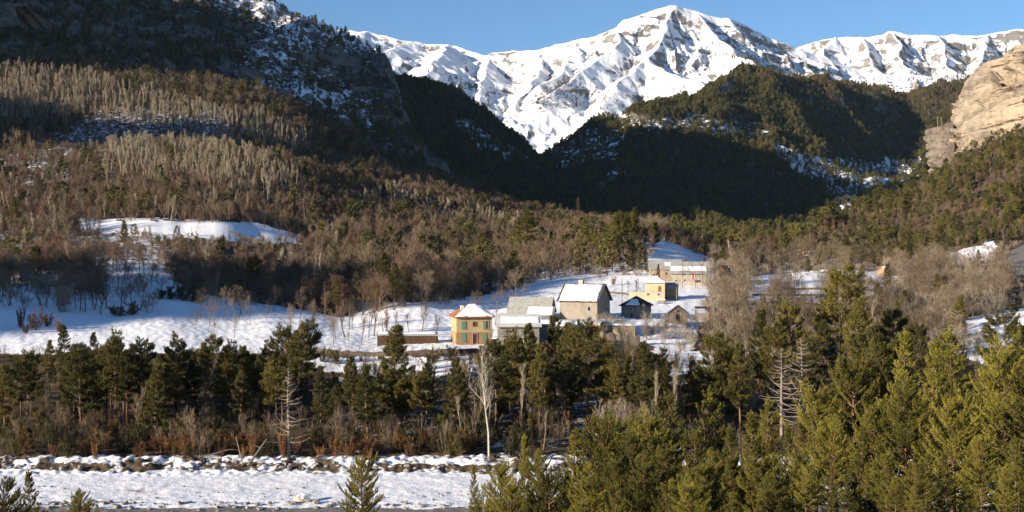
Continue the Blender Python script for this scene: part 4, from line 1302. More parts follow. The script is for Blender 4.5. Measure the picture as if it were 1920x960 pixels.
# 1 yellow house
yellow = house('yellow_house', 'two storey yellow house with green shutters and a snowy hipped roof', 'house', 884, 233, 11, 6.7, 6.6, 5.0, 'hip', 2.3, B_YELLOW, R_TILE, 0.6,
  [('f', 0.95, 2.85, 0.85, 1.45, {'kind': 'shutter'}), ('f', 3.15, 3.4, 0.5, 0.7, {'mat': P_MAROON, 'frame': B_BRICK}), ('f', 5.05, 2.85, 0.45, 1.45, {'kind': 'shutter'}), ('f', 5.55, 2.85, 0.4, 1.45, {}),
   ('f', 0.95, 0.45, 0.85, 1.6, {'kind': 'shutter'}), ('f', 3.1, 0.12, 0.75, 1.85, {'kind': 'door'}), ('f', 4.9, 0.5, 0.8, 1.5, {'kind': 'shutter'}),
   ('l', 2.0, 2.9, 0.75, 1.4, {'kind': 'shutter', 'mat': P_YGREEN}), ('l', 4.2, 2.9, 0.75, 1.4, {'kind': 'shutter', 'mat': P_YGREEN}), ('l', 4.2, 0.5, 0.75, 1.5, {'kind': 'shutter', 'mat': P_YGREEN})],
  [('f', 0.02, 0.98, 0.02, 0.97, 0.22), ('r', 0.02, 0.98, 0.02, 0.95, 0.22)], [(-1.9, -0.6, 0.6, 4.9, 7.0, P_WHITE)], row=643, band=(2.2, B_OCHRE))
# 2 grey stone house
house('stone_house', 'grey stone house with snow strip on its grey metal roof', 'house', 971, 226, 3, 7.4, 5.4, 4.6, 'gx', 1.9, B_GREY, R_LIGHT, 0.45,
  [('f', 2.55, 3.55, 0.4, 0.65, {}), ('f', 4.75, 3.7, 0.4, 0.5, {}), ('f', 0.95, 1.5, 0.6, 0.7, {}), ('f', 3.7, 0.2, 0.8, 2.2, {'kind': 'door', 'mat': W_DARK, 'frame': P_WHITE})],
  [('f', 0.12, 0.97, 0.28, 0.78, 0.18)], [(-2.6, 1.1, 0.45, 5.0, 6.5, B_BRICK)], row=656)
# 3 slate barn with snowy lean-to
b3 = house('slate_barn', 'old barn with a grey lichen slate roof behind the grey stone house', 'barn', 997, 257, -12, 8.6, 6.6, 2.4, 'gx', 3.0, B_TAN, R_LICHEN, 0.35, (), (), None, row=606)
house('barn_annex', 'low annex with a thick snowy roof against the lichen slate barn', 'barn', 1014, 250.5, -10, 5.3, 2.4, 1.35, 'mono', 1.5, B_TAN, R_GREY, 0.15,
  [('f', 3.2, 0.2, 0.5, 1.0, {'kind': 'door'})], [('f', 0.03, 0.97, 0.03, 0.97, 0.22)], row=603)
# 4 tall stone barn
house('stone_barn', 'tall stone barn with one small window and a thick white snow roof', 'barn', 1097, 253, -23, 8.0, 8.0, 4.7, 'gx', 3.1, B_STONE, R_DARK, 0.5,
  [('f', 6.0, 2.5, 0.55, 0.85, {'frame': CONC})], [('f', 0.045, 0.955, 0.01, 0.965, 0.24), ('b', 0.04, 0.96, 0.02, 0.96, 0.2)], [(-0.9, 0.2, 0.9, 6.9, 8.5, CONC)], row=604)
# 5 sheds in front of the barn
house('snowy_shed', 'low shed with a snowy roof below the tall stone barn', 'shed', 1068, 239, -4, 6.2, 3.4, 1.1, 'mono', 1.0, B_TAN, R_GREY, 0.25, (), [('f', 0.05, 0.6, 0.03, 0.8, 0.2), ('f', 0.68, 0.97, 0.03, 0.7, 0.2)], None, row=622)
house('garden_shed', 'small white shed with an orange timber door below the tall stone barn', 'shed', 1113, 238, -6, 2.6, 2.2, 1.55, 'mono', 0.25, B_WHITE, R_LIGHT, 0.3,
  [('f', 0.75, 0.1, 1.1, 1.15, {'kind': 'door', 'mat': W_ORANGE, 'frame': P_WHITE})], (), None, row=619)
house('shaded_shed', 'low shed whose snowy roof lies in blue shade beside the grey stone house', 'shed', 1022, 232, 3, 2.4, 4.0, 2.5, 'mono', 1.3, B_GREY, R_GREY, 0.2, (), [('f', 0.03, 0.97, 0.05, 0.6, 0.15)], None, row=634)
house('long_shed', 'long low shed with a grey ribbed roof in front of the half snowy house', 'shed', 1158, 240, -4, 6.6, 3.6, 1.2, 'mono', 0.9, B_TAN, R_LIGHT, 0.2,
  (), [('f', 0.08, 0.9, 0.02, 0.18, 0.08)], None, row=621)
# 6 small dark roofed house
house('small_house', 'small grey house whose dark roof keeps a white snow triangle', 'house', 1193, 257, -24, 5.0, 4.6, 2.9, 'hipy', 1.9, B_GREY, R_DARK, 0.45,
  [('f', 2.0, 2.1, 0.35, 0.4, {}), ('f', 2.05, 0.55, 0.5, 0.85, {})], [('f', 0.22, 0.80, 0.03, 0.66, 0.2)], None, row=599)
# 7 ruin
rt = house('stone_hut', 'dark brown stone hut with a low arched doorway and bare gable', 'hut', 1271, 251, -8, 3.9, 4.0, 1.6, 'gy', 1.5, B_DARK, R_DARK, 0.18,
  [('f', 1.55, 0.0, 0.85, 1.5, {'kind': 'door', 'mat': GLASS, 'frame': B_DARK}), ('f', 1.75, 1.95, 0.45, 0.3, {'frame': B_DARK})], (), None, row=602)
# 8 wooden shelter
def shelter():
    x = (1318 - 960) / F * 258
    root = bpy.data.objects.new('wooden_shelter', None); COL.objects.link(root)
    root.location = (x, 258, CAMZ + (480 - 597) / F * 258)
    tag(root, 'small flat roofed wooden shelter on posts right of the stone hut', 'shelter')
    q = Quads(); q.slab([(-1.7, -1.2, 2.1), (1.7, -1.2, 2.1), (1.7, 1.2, 2.35), (-1.7, 1.2, 2.35)], 0.12); rf = q.build('roof', W_DARK, root)
    for px_, py_ in ((-1.4, -1), (1.4, -1), (-1.4, 1), (1.4, 1)):
        q = Quads(); q.box(px_ - .07, px_ + .07, py_ - .07, py_ + .07, -0.6, 2.1 + 0.1 * (py_ + 1)); q.build('post', W_BROWN, root)
    q = Quads(); q.box(-1.32, 1.32, 0.95, 1.05, -0.4, 1.1); q.build('back_panel', W_GREY, root)
shelter()
# 9 cream house
house('cream_house', 'small cream house with brick red corners and a snowy hipped roof', 'house', 1228.5, 300, -8, 4.7, 4.6, 2.3, 'hip', 1.6, B_CREAM, R_GREY, 0.35,
  [('f', 3.1, 0.35, 0.7, 1.2, {'kind': 'shutter', 'mat': W_BROWN}), ('l', 1.5, 0.6, 0.7, 1.0, {'kind': 'shutter', 'mat': W_BROWN})],
  [('f', 0.02, 0.98, 0.02, 0.97, 0.2), ('l', 0.02, 0.98, 0.02, 0.95, 0.2), ('r', 0.02, 0.98, 0.02, 0.6, 0.18)], [(-1.3, -0.4, 0.45, 2.4, 4.0, B_CREAM)], row=548)
for cxx in (0,):
    pass
tw = bpy.data.objects.new('terrace_wall', None); COL.objects.link(tw)
tw.location = ((1213 - 960) / F * 295, 295, CAMZ + (480 - 557) / F * 295); tw.rotation_euler = (0, 0, R(-4))
tag(tw, 'cream terrace wall with two small square openings under the cream house', 'wall')
q = Quads(); q.box(-4.2, 4.2, -0.2, 0.2, -1.5, 1.15); q.build('wall', B_CREAM, tw)
q = Quads(); q.box(-4.25, 4.25, -0.26, 0.26, 1.152, 1.24); q.build('coping', CONC, tw)
for u_ in (0.25, 2.75):
    opening(tw, 8.4, 0.4, 'f', 4.2 + u_ - 0.2, 0.45, 0.4, 0.4)
# 10 stone outbuilding
house('stone_outbuilding', 'stone outbuilding with a lean-to roof right of the cream house', 'outbuilding', 1259, 301, -14, 2.9, 3.2, 2.1, 'gx', 0.8, B_TAN, R_GREY, 0.15, (), (), None, row=553)
# 11 upper farm
house('farmhouse', 'large upper farmhouse with an orange door and a snow band on its metal roof', 'house', 1292, 344, -10, 9.3, 7.0, 3.0, 'gx', 2.9, B_FARM, R_GREY, 0.5,
  [('f', 5.5, 1.35, 0.75, 1.35, {'kind': 'door', 'mat': W_ORANGE, 'frame': P_WHITE}), ('f', 2.9, 2.3, 0.8, 0.35, {}), ('f', 1.0, 0.5, 0.4, 0.5, {}), ('f', 3.3, 0.6, 0.4, 0.5, {}), ('f', 6.6, 0.4, 1.3, 0.45, {'mat': P_MAROON, 'frame': W_BROWN})],
  [('f', 0.02, 0.985, 0.24, 0.62, 0.2)], None, row=531)
house('long_farm_building', 'long tan farm building with a plain grey roof left of the upper farmhouse', 'outbuilding', 1246, 352, -3, 8.6, 6.0, 2.7, 'gx', 2.5, B_TAN, R_GREY, 0.3,
  [('f', 0.9, 0.3, 0.5, 1.0, {}), ('f', 4.3, 1.0, 0.5, 0.8, {})], [('f', 0.50, 0.98, 0.40, 0.72, 0.15)], None, row=522)
# 12 chalet
house('wooden_chalet', 'brown wooden chalet with a dark roof right of the upper farmhouse', 'chalet', 1361, 352, -48, 3.6, 4.6, 1.7, 'gy', 1.6, W_BROWN, R_DARK, 0.4, [('f', 1.3, 0.4, 0.6, 0.7, {})], [], None, row=520)
# 13 salmon house
house('salmon_house', 'salmon house with a snowy roof and two chimneys on the far right', 'house', 1668, 396, 32, 6.6, 4.4, 2.5, 'gx', 1.7, B_SALMON, R_GREY, 0.45,
  [('f', 1.2, 0.8, 0.8, 1.0, {}), ('l', 1.2, 0.7, 0.7, 1.1, {}), ('l', 2.6, 0.7, 0.7, 1.1, {})], [('f', 0.02, 0.98, 0.02, 0.96, 0.2)], [(-0.6, 0.0, 0.5, 4.0, 5.1, B_CREAM), (2.7, 0.3, 0.4, 3.4, 4.9, B_CREAM)], row=524)
# 14 distant snowy roofs
house('far_cottage', 'far white cottage with its snowy gable half hidden behind bare trees', 'cottage', 1574, 402, 8, 2.6, 4.0, 1.7, 'gy', 1.3, B_WHITE, R_GREY, 0.25, [('f', 1.0, 0.5, 0.5, 0.7, {})], [('l', 0.03, 0.97, 0.03, 0.97, 0.18)], None, row=523)
house('far_barn', 'far low barn with a broad snowy roof left of the white cottage', 'barn', 1552, 405, 4, 5.0, 4.6, 1.5, 'gx', 1.5, B_TAN, R_GREY, 0.25, (), [('f', 0.02, 0.98, 0.02, 0.97, 0.2)], None, row=523)
house('far_hut', 'smallest snowy hut far up the valley among grey thickets', 'hut', 1497, 385, 6, 4.6, 4.0, 1.3, 'gx', 1.2, B_TAN, R_GREY, 0.2, (), [('f', 0.02, 0.98, 0.02, 0.97, 0.2)], None, row=527)
# 16 timber shed
house('timber_shed', 'long low dark timber shed with a snowy roof left of the yellow house', 'shed', 764, 233.5, 2, 11.2, 2.6, 1.25, 'mono', 0.45, W_DARK, R_GREY, 0.15,
  [('f', 3.9, 0.1, 0.15, 1.0, {'kind': 'shutter', 'mat': W_GREY, 'frame': W_DARK})], [('f', 0.02, 0.98, 0.25, 0.9, 0.12)], None, row=641)

# dry stone walls
def ribbon_wall(label, pts, hgt, thick, mat, Yw=None):
    """rough wall following the ground through (px, Y) points"""
    P = []
    for (a, Ya), (b, Yb) in zip(pts[:-1], pts[1:]):
        n = max(2, int(abs(b - a) / 6))
        for k in range(n):
            t = k / n
            P.append((a + (b - a) * t, Ya + (Yb - Ya) * t))
    P.append(pts[-1])
    q = Quads()
    xs = np.array([(p[0] - 960) / F * p[1] for p in P]); ysv = np.array([p[1] for p in P])
    zg = H_ground(xs, ysv)
    x0, y0, z0 = xs[len(xs) // 2], ysv[len(xs) // 2], zg[len(xs) // 2]
    hh = hgt * (1 + 0.28 * noise(xs / 1.3, ysv, 4) + 0.15 * noise(xs / 0.5, ysv, 6))
    jj = 0.12 * noise(xs / 0.8, ysv, 14)
    n = len(P)
    for i in range(n):
        for (dy, zz) in ((-thick / 2 + jj[i], -0.5), (-thick / 2 + jj[i] + 0.08, hh[i]), (thick / 2, hh[i] * 0.97), (thick / 2, -0.5)):
            q.V.append((xs[i] - x0, ysv[i] + dy - y0, zg[i] + zz - z0))
    for i in range(n - 1):
        for j in range(3):
            q.Fc.append((i * 4 + j, (i + 1) * 4 + j, (i + 1) * 4 + j + 1, i * 4 + j + 1))
    q.Fc.append((0, 1, 2, 3)); q.Fc.append(tuple((n - 1) * 4 + j for j in (3, 2, 1, 0)))
    o = q.build('dry_stone_wall', mat)
    o.location = (x0, y0, z0)
    tag(o, label, 'wall')
    return o
ribbon_wall('dark dry stone wall below the yellow house, along the snowy terrace edge', [(560, 216), (640, 214.5), (760, 213.5), (860, 214), (900, 216)], 0.75, 0.7, B_DARK)
ribbon_wall('tan stone wall below the sheds in front of the tall barn', [(1036, 229.5), (1130, 229.5), (1200, 232)], 1.9, 0.8, B_TAN)
ribbon_wall('low terrace wall nearest the thicket in the right snowfield', [(1405, 296), (1520, 297), (1645, 296)], 0.55, 0.6, B_DARK)
ribbon_wall('middle terrace wall of the right snowfield', [(1410, 316), (1520, 317), (1650, 317)], 0.55, 0.6, B_DARK)
ribbon_wall('uppermost terrace wall of the right snowfield below the far barn', [(1470, 338), (1550, 339), (1650, 339)], 0.6, 0.6, B_DARK)
ribbon_wall('low stone wall running across the snow behind the cream house', [(1130, 312), (1170, 308), (1210, 302)], 0.5, 0.5, B_DARK)
ribbon_wall('dark hedge bank of stones across the high left terrace', [(430, 420), (500, 419), (575, 420)], 0.7, 0.9, B_DARK)

def fence(label, pts, n):
    P = resample_pts(pts, n)
    root = bpy.data.objects.new('wire_fence', None); COL.objects.link(root)
    xs = np.array([(p[0] - 960) / F * p[1] for p in P]); ysv = np.array([p[1] for p in P]); zs = H_ground(xs, ysv)
    root.location = (xs[0], ysv[0], zs[0])
    tag(root, label, 'fence')
    tops = []
    for i in range(n):
        b = Buf(); p = np.array([xs[i] - xs[0], ysv[i] - ysv[0], zs[i] - zs[0]])
        q = p + [rnd.uniform(-.06, .06), 0, rnd.uniform(0.95, 1.2)]
        b.tube([p - [0, 0, 0.3], q], [0.055, 0.045], 5); link('post', b.mesh('post', [W_GREY]), root); tops.append(q)
    b = Buf()
    for dz in (-0.1, -0.45):
        b.tube([t + [0, -0.05, dz] for t in tops], [0.008] * n, 3)
    link('wire', b.mesh('wire', [W_GREY]), root)
def resample_pts(pts, n):
    a = np.array(pts, float); t = np.linspace(0, len(a) - 1, n)
    return np.stack([np.interp(t, np.arange(len(a)), a[:, k]) for k in range(2)], 1)
fence('wire fence on wooden posts along the snowy terrace edge by the orchard', [(556, 220), (640, 219), (760, 218), (850, 219.5)], 15)
fence('wire fence climbing the snow left of the cream house', [(1160, 300), (1175, 306), (1200, 316), (1212, 326)], 8)
# firewood
def woodpile(px, Y, rz, w, h, label):
    x = (px - 960) / F * Y; z = float(H_ground(np.array([x]), np.array([Y]))[0])
    root = bpy.data.objects.new('woodpile', None); COL.objects.link(root); root.location = (x, Y, z); root.rotation_euler = (0, 0, R(rz))
    tag(root, label, 'woodpile')
    b = Buf(); r = 0.085
    for j in range(int(h / (r * 1.8))):
        for i in range(int(w / (r * 2))):
            xx = -w / 2 + i * 2 * r + (r if j % 2 else 0); zz = 0.05 + r + j * r * 1.75
            b.tube([[xx, -0.45 + rnd.uniform(-.05, .05), zz], [xx, 0.45, zz]], [r * 0.96, r * 0.96], 6)
    link('logs', b.mesh('logs', [W_BROWN]), root)
    A = (-w / 2 - .1, -.55, h); snow_patch(root, A, (w / 2 + .1, -.55, h), (w / 2 + .1, .55, h + .05), (-w / 2 - .1, .55, h + .05), 0, 1, 0, 1, 0.18)
woodpile(931, 229.5, 8, 2.2, 1.1, 'snow topped firewood pile between the yellow house and the grey stone house')
woodpile(1240, 291, -6, 2.0, 0.8, 'small firewood pile in front of the cream terrace wall')
# poles
def pole(label, px, Y, h, style, row=None, mat=None):
    x = (px - 960) / F * Y
    z = float(H_ground(np.array([x]), np.array([Y]))[0]) if row is None else CAMZ + (480 - row) / F * Y
    root = bpy.data.objects.new('power_pole', None); COL.objects.link(root); root.location = (x, Y, z)
    tag(root, label, 'power pole')
    mat = mat or W_GREY
    def tube(name, P, r):
        b = Buf(); b.tube(P, r, 7); me = b.mesh(name, [mat]); return link(name, me, root)
    if style == 'H':
        for sx in (-0.9, 0.9): tube('post', [[sx, 0, -1], [sx, 0, h]], [0.17, 0.14])
        tube('crossbar', [[-1.7, -0.16, h - 0.3], [1.7, -0.16, h - 0.3]], [0.1, 0.1])
        ins = (-1.5, 0, 1.5)
    else:
        tube('post', [[0, 0, -1], [0, 0, h]], [0.14, 0.10])
        ins = ()
        if style == 'T':
            tube('crossbar', [[-1.6, -0.18, h - 0.35], [1.6, -0.18, h - 0.35]], [0.09, 0.09]); ins = (-1.4, 0.5, 1.4)
    for ix in ins: tube('insulator', [[ix, -0.16, h - 0.22], [ix, -0.16, h + 0.08]], [0.05, 0.04])
pole('twin post power pole on top of the low rock buttress', 1761.5, 640, 5.4, 'H', row=239)
pole('wooden power pole with a crossbar below the grey scree on the right', 1897, 405, 6.5, 'T', row=516)
pole('pale wooden pole standing right of the wooden chalet', 1402, 330, 4.6, 'I', row=540)
pole('thin pole standing in the snow left of the cream house', 1166, 268, 6.2, 'I', row=575)
# ------------------------------------------------------------------ cliffs and river stones
def cliff_mat(name, c1, c2, c3):
    m = NT(name)
    b = m.bsdf(0.9, 0.08)
    co = m.coord()
    n1 = m.noise(m.mapping(co, (1, 1, 0.40)), 0.055, 8, 0.75)
    n2 = m.noise(m.mapping(co, (1, 1, 0.6)), 0.4, 6, 0.7)
    k = m.math('ADD', m.math('MULTIPLY', n1, 0.65), m.math('MULTIPLY', n2, 0.4))
    rock = m.ramp(k, [(0.36, c3), (0.48, c2), (0.58, c1), (0.75, tuple(x * 1.15 for x in c1))])
    gp = m.n('ShaderNodeNewGeometry')
    sx = m.n('ShaderNodeSeparateXYZ'); m.l(gp.outputs['True Normal'], sx.inputs[0])
    veg = m.math('MULTIPLY', m.math('SUBTRACT', m.math('ADD', sx.outputs[2], m.math('MULTIPLY', m.math('SUBTRACT', n2, 0.5), 1.2)), 0.62), 6.0, True)
    m.l(m.mix(veg, rock, (0.10, 0.062, 0.038)), b.inputs['Base Color'])
    m.bump(m.noise(co, 0.5, 7, 0.72), 1.0, 2.5, b)
    return m.m
CLIFF = cliff_mat('limestone_cliff', (0.52, 0.42, 0.30), (0.37, 0.315, 0.25), (0.19, 0.17, 0.145))
CLIFF2 = cliff_mat('grey_limestone', (0.28, 0.24, 0.195), (0.18, 0.152, 0.122), (0.085, 0.068, 0.052))

def resample(poly, n):
    P = np.array(poly, float); s_ = np.concatenate([[0], np.cumsum(np.hypot(*np.diff(P[:, :2], axis=0).T))]); s_ /= s_[-1]
    t = np.linspace(0, 1, n)
    return np.stack([np.interp(t, s_, P[:, k]) for k in range(P.shape[1])], 1)

def facets(u, v, su, sv, seed):
    """broken faces: nearest-cell offsets, each cell a tilted plane"""
    u = u / su; v = v / sv
    iu = np.floor(u); iv = np.floor(v)
    bd = np.full(u.shape, 1e9); out = np.zeros(u.shape)
    for a in (-1, 0, 1):
        for b in (-1, 0, 1):
            cu = iu + a; cv = iv + b
            pu = cu + _h(cu, cv, seed + 1); pv = cv + _h(cu, cv, seed + 2)
            d = (u - pu) ** 2 + (v - pv) ** 2
            val = (_h(cu, cv, seed + 3) - 0.5) * 1.1 + (u - pu) * (_h(cu, cv, seed + 4) - 0.5) * 1.3 + (v - pv) * (_h(cu, cv, seed + 5) - 0.6) * 1.0
            k = d < bd
            bd = np.where(k, d, bd); out = np.where(k, val, out)
    return out

def cliff(name, label, top, bot, mat, amp, nu=170, nv=130, back=90, lean=25, seed=0, bands=0.0):
    """rock wall between a top edge and a foot, each a list of (photo column, row, distance)"""
    T = resample(top, nu); Bt = resample(bot, nu)
    v = np.linspace(0, 1, nv)[:, None]
    def pos(A): return np.stack([(A[:, 0] - 960) / F * A[:, 2], A[:, 2], CAMZ + (480 - A[:, 1]) / F * A[:, 2]], 1)
    PT, PB = pos(T), pos(Bt)
    G = PB[None] * (1 - v[..., None]) + PT[None] * v[..., None]
    # displacement along the outward normal
    du = np.gradient(G, axis=1); dv = np.gradient(G, axis=0)
    n = np.cross(du, dv); n /= np.linalg.norm(n, axis=-1, keepdims=True) + 1e-9
    n = np.where(n[..., 1:2] > 0, -n, n)
    s1 = G[..., 0] * 0.8 + G[..., 1] * 0.6; z = G[..., 2]
    big = ridged(s1 / 34 + z / 90, z / 60 - s1 / 120, 4, seed + 1) - 0.5
    crack = -2.2 * np.clip(1 - np.abs(noise(s1 / 22 + z / 40, z / 85, seed + 3)) * 11, 0, 1) - 1.2 * np.clip(1 - np.abs(noise(s1 / 14 - z / 30, z / 60, seed + 4)) * 9, 0, 1)
    f = np.minimum(np.minimum(v * 7, (1 - v) * 7), 1)
    dsp = amp * (1.5 * big + 0.5 * fbm(s1 / 9, z / 8, 4, seed + 5) + 0.55 * crack)
    dsp = 0.55 * dsp + amp * facets(s1 + 4 * noise(s1 / 18, z / 18, seed + 31), z + 4 * noise(s1 / 18, z / 18, seed + 32), 10.0, 17.0, seed) + 0.38 * amp * facets(s1, z, 3.6, 5.5, seed + 7)
    blocks = np.floor((s1 / 13 + 0.8 * noise(s1 / 20, z / 20, seed + 9) + z / 25)); blocks2 = np.floor(z / 11 + s1 / 40 + noise(s1 / 15, z / 15, seed + 11))
    dsp = dsp + amp * 0.25 * (_h(blocks, blocks2, seed) - 0.5)
    if bands:
        st = z / 4.2 + 0.5 * noise(s1 / 20, z / 20, seed + 8); dsp = dsp + bands * (sstep(0.1, 0.5, st - np.floor(st)) - 0.5)
    G = G + n * (dsp * (0.25 + 0.75 * f))[..., None]
    rows = [G[i] for i in range(nv)]
    lastr = rows[-1]
    for k, (b_, dz) in enumerate(((4, 1.0), (12, 3.0), (back * 0.4, 2.0), (back, -25.0), (back + 6, -90.0))):
        rows.append(np.stack([lastr[:, 0] + b_ * 0.35, lastr[:, 1] + b_, lastr[:, 2] + dz * (0.6 + 0.8 * noise(lastr[:, 0] / 7.0, lastr[:, 1] * 0 + k, seed + 20))], 1))
    G = np.array(rows)
    nr, nc = G.shape[:2]
    i = np.arange((nr - 1) * (nc - 1)); r = i // (nc - 1); c = i % (nc - 1); a = r * nc + c
    me = bpy.data.meshes.new(name)
    set_tris(me, G.reshape(-1, 3), np.stack([a, a + 1, a + nc + 1, a + nc], 1), False)
    me.materials.append(mat)
    o = link(name, me)
    tag(o, label, 'cliff', kind='structure')
    return o
cliff('cliff', 'sunlit cream limestone cliff above the wooded hill on the right',
      [(1782, 232, 655), (1797, 188, 650), (1812, 158, 645), (1832, 130, 640), (1852, 112, 636), (1878, 106, 630), (1896, 94, 620), (1910, 84, 606), (1950, 62, 590), (2020, 30, 560), (2150, 0, 520)],
      [(1778, 300, 640), (1800, 285, 622), (1830, 280, 610), (1870, 268, 598), (1925, 245, 585), (1990, 230, 565), (2060, 200, 545), (2200, 150, 510)], CLIFF, 6.5, 260, 200, seed=401)
cliff('rock_buttress', 'low grey rock buttress with a flat top left of the limestone cliff',
      [(1731, 243, 655), (1745, 238, 648), (1762, 236, 642), (1786, 226, 640)],
      [(1733, 345, 640), (1750, 350, 625), (1768, 345, 618), (1796, 330, 622)], CLIFF2, 3.0, 110, 130, 60, seed=431, bands=1.5)
cliff('rock_outcrop', 'small grey outcrop with snow at the upper left edge', [(-60, 10, 1240), (0, 3, 1250), (15, 5, 1255), (30, 12, 1262)], [(-60, 60, 1210), (0, 52, 1215), (20, 50, 1222), (38, 45, 1240)], CLIFF2, 3.0, 60, 50, 50, seed=451)

STONE = flat_mat('river_stone', (0.36, 0.34, 0.31), (0.15, 0.14, 0.13), 3.0, 0.85, 0.15, 0.3)
PALE_STONE = flat_mat('pale_boulder_stone', (0.62, 0.52, 0.38), (0.46, 0.38, 0.28), 1.5, 0.85, 0.15, 0.4)
def rock_mesh(seed, flat=0.7):
    import bmesh
    bm = bmesh.new()
    bmesh.ops.create_icosphere(bm, subdivisions=3, radius=1.0)
    r = np.random.default_rng(seed)
    off = r.uniform(0, 50, 3)
    pl = [(unit(r.normal(size=3)), r.uniform(0.55, 0.9)) for _ in range(9)]
    for v in bm.verts:
        p = np.array(v.co)
        for nrm, dd in pl:
            e = p @ nrm - dd
            if e > 0: p = p - nrm * e * 0.9
        p = p * (1 + 0.08 * float(noise(p[0] * 2 + off[0], p[1] * 2 + p[2] + off[1], seed)))
        v.co = (p[0], p[1], p[2] * flat)
    me = bpy.data.meshes.new('rock')
    bm.to_mesh(me); bm.free()
    return me
ROCKS = [rock_mesh(501 + i, (0.6, 0.75, 0.5)[i % 3]) for i in range(5)]
for m_ in ROCKS: m_.materials.append(STONE)
def rock(px, Y, size, label, group=None, me=None, name='river_stone', cat='stone', rz=None):
    x = (px - 960) / F * Y
    z = float(H_ground(np.array([x]), np.array([Y]))[0])
    o = link(name, me or rnd.choice(ROCKS))
    o.location = (x, Y, z + 0.15 * size); o.scale = (size * rnd.uniform(0.8, 1.3), size * rnd.uniform(0.7, 1.1), size * rnd.uniform(0.7, 1.1))
    o.rotation_euler = (rnd.uniform(-.2, .2), rnd.uniform(-.2, .2), rnd.uniform(0, 6.28) if rz is None else rz)
    tag(o, label, cat, group)
    return o
big = rock_mesh(520, 0.62); big.materials.append(PALE_STONE)
bo = rock(566, 126.0, 0.85, 'large pale pointed boulder on the snowy river bed', None, big, 'boulder', 'boulder', 0.3)
sn_ = rock_mesh(521, 0.3); sn_.materials.append(M_SNOW)
so = link('snow_cap', sn_, bo); so.location = (0.25, 0.25, 0.42); so.scale = (0.85, 0.8, 0.62)
for k in range(150):
    px = rnd.uniform(60, 1000); Y = 125.5 - abs(rnd.gauss(0, 1.6))
    rock(px, Y, rnd.uniform(0.12, 0.42), 'grey stone on the gravel edge of the snowy river bed', 'grey stones along the near edge of the river bed')
for k in range(60):
    px = rnd.uniform(40, 960); Y = rnd.uniform(126, 134)
    rock(px, Y, rnd.uniform(0.10, 0.24), 'small stone poking through the snow of the river bed', 'small stones in the river bed snow')
for k in range(70):
    px = rnd.uniform(0, 1000); x = (px - 960) / F * 144.5; Y = float(bank_y(np.array([x]))[0]) + rnd.uniform(-2.2, 0.6)
    rock(px, Y, rnd.uniform(0.15, 0.5), 'dark clod or stone on the eroded river bank', 'stones along the eroded river bank')

# fallen trunks and driftwood
def log(label, a, b, r0, r1, twigs=0, mat=M_DEAD, name='fallen_log', seed=0, cat='log'):
    """a, b: (px, Y, height above ground)"""
    def w(p):
        x = (p[0] - 960) / F * p[1]
        return np.array([x, p[1], float(H_ground(np.array([x]), np.array([p[1]]))[0]) + p[2]])
    A, B = w(a), w(b)
    r = np.random.default_rng(seed)
    t = np.linspace(0, 1, 7)[:, None]
    P = (B - A) * t + r.normal(0, 0.05, (7, 3)) * (t * (1 - t) * 4)
    buf = Buf(); buf.tube(P, np.linspace(r0, r1, 7), 7)
    for k in range(twigs):
        f = r.uniform(0.3, 1.0); p = (B - A) * f
        d = unit((B - A) * 0.5 / np.linalg.norm(B - A) + r.normal(0, 0.6, 3)); d[2] = abs(d[2]) * 0.6
        L = r.uniform(0.4, 1.3)
        buf.tube([p, p + d * L * 0.5, p + d * L + r.normal(0, 0.1, 3)], [r0 * 0.35, r0 * 0.22, 0.01], 4)
    o = link(name, buf.mesh(name, [mat])); o.location = A
    tag(o, label, cat)
    return o
log('pale fallen trunk leaning up out of the bank beside the dead conifer', (465, 144.6, 0.1), (500, 147.1, 2.0), 0.16, 0.09, 4, seed=1)
log('thin leaning stump pointing left above the fallen pale trunk', (456, 144.8, 0.1), (443, 146.1, 2.6), 0.10, 0.04, 3, seed=2)
log('snow dusted crossed log on the bank left of the pale fallen trunk', (372, 145.4, 0.4), (430, 146.6, 1.1), 0.11, 0.06, 4, seed=3)
log('long brown driftwood branch lying on the snow below the dead conifer', (472, 139.8, 0.06), (572, 143.6, 0.8), 0.03, 0.09, 10, M_BARK, 'driftwood_branch', 4, 'branch')
log('short driftwood branch lying on the snow right of the long one', (575, 141.6, 0.08), (605, 141.2, 0.12), 0.05, 0.02, 7, M_BARK, 'driftwood_branch', 5, 'branch')
log('fine twiggy driftwood on the snow left of the long branch', (235, 131.5, 0.1), (275, 130.5, 0.15), 0.05, 0.02, 9, M_BARK, 'driftwood_branch', 6, 'branch')
# ------------------------------------------------------------------ air
def haze(density):
    q = Quads(); q.box(-7000, 7000, -2800, 9600, HAZE_LOW, 1480)
    m = bpy.data.materials.new('air'); m.use_nodes = True
    t = m.node_tree; t.nodes.clear()
    o = t.nodes.new('ShaderNodeOutputMaterial'); v = t.nodes.new('ShaderNodeVolumePrincipled')
    v.inputs['Color'].default_value = (0.48, 0.70, 1.0, 1)
    v.inputs['Density'].default_value = density
    t.links.new(v.outputs[0], o.inputs['Volume'])
    h = q.build('haze', m)
    h['kind'] = 'stuff'
HAZE_LOW = min(min(v.co.z for v in o.data.vertices) for o in (ground, mountain_left, spur, centre_hill, snow_range, shade_ridge)) - 1.0
haze(1.0e-5)
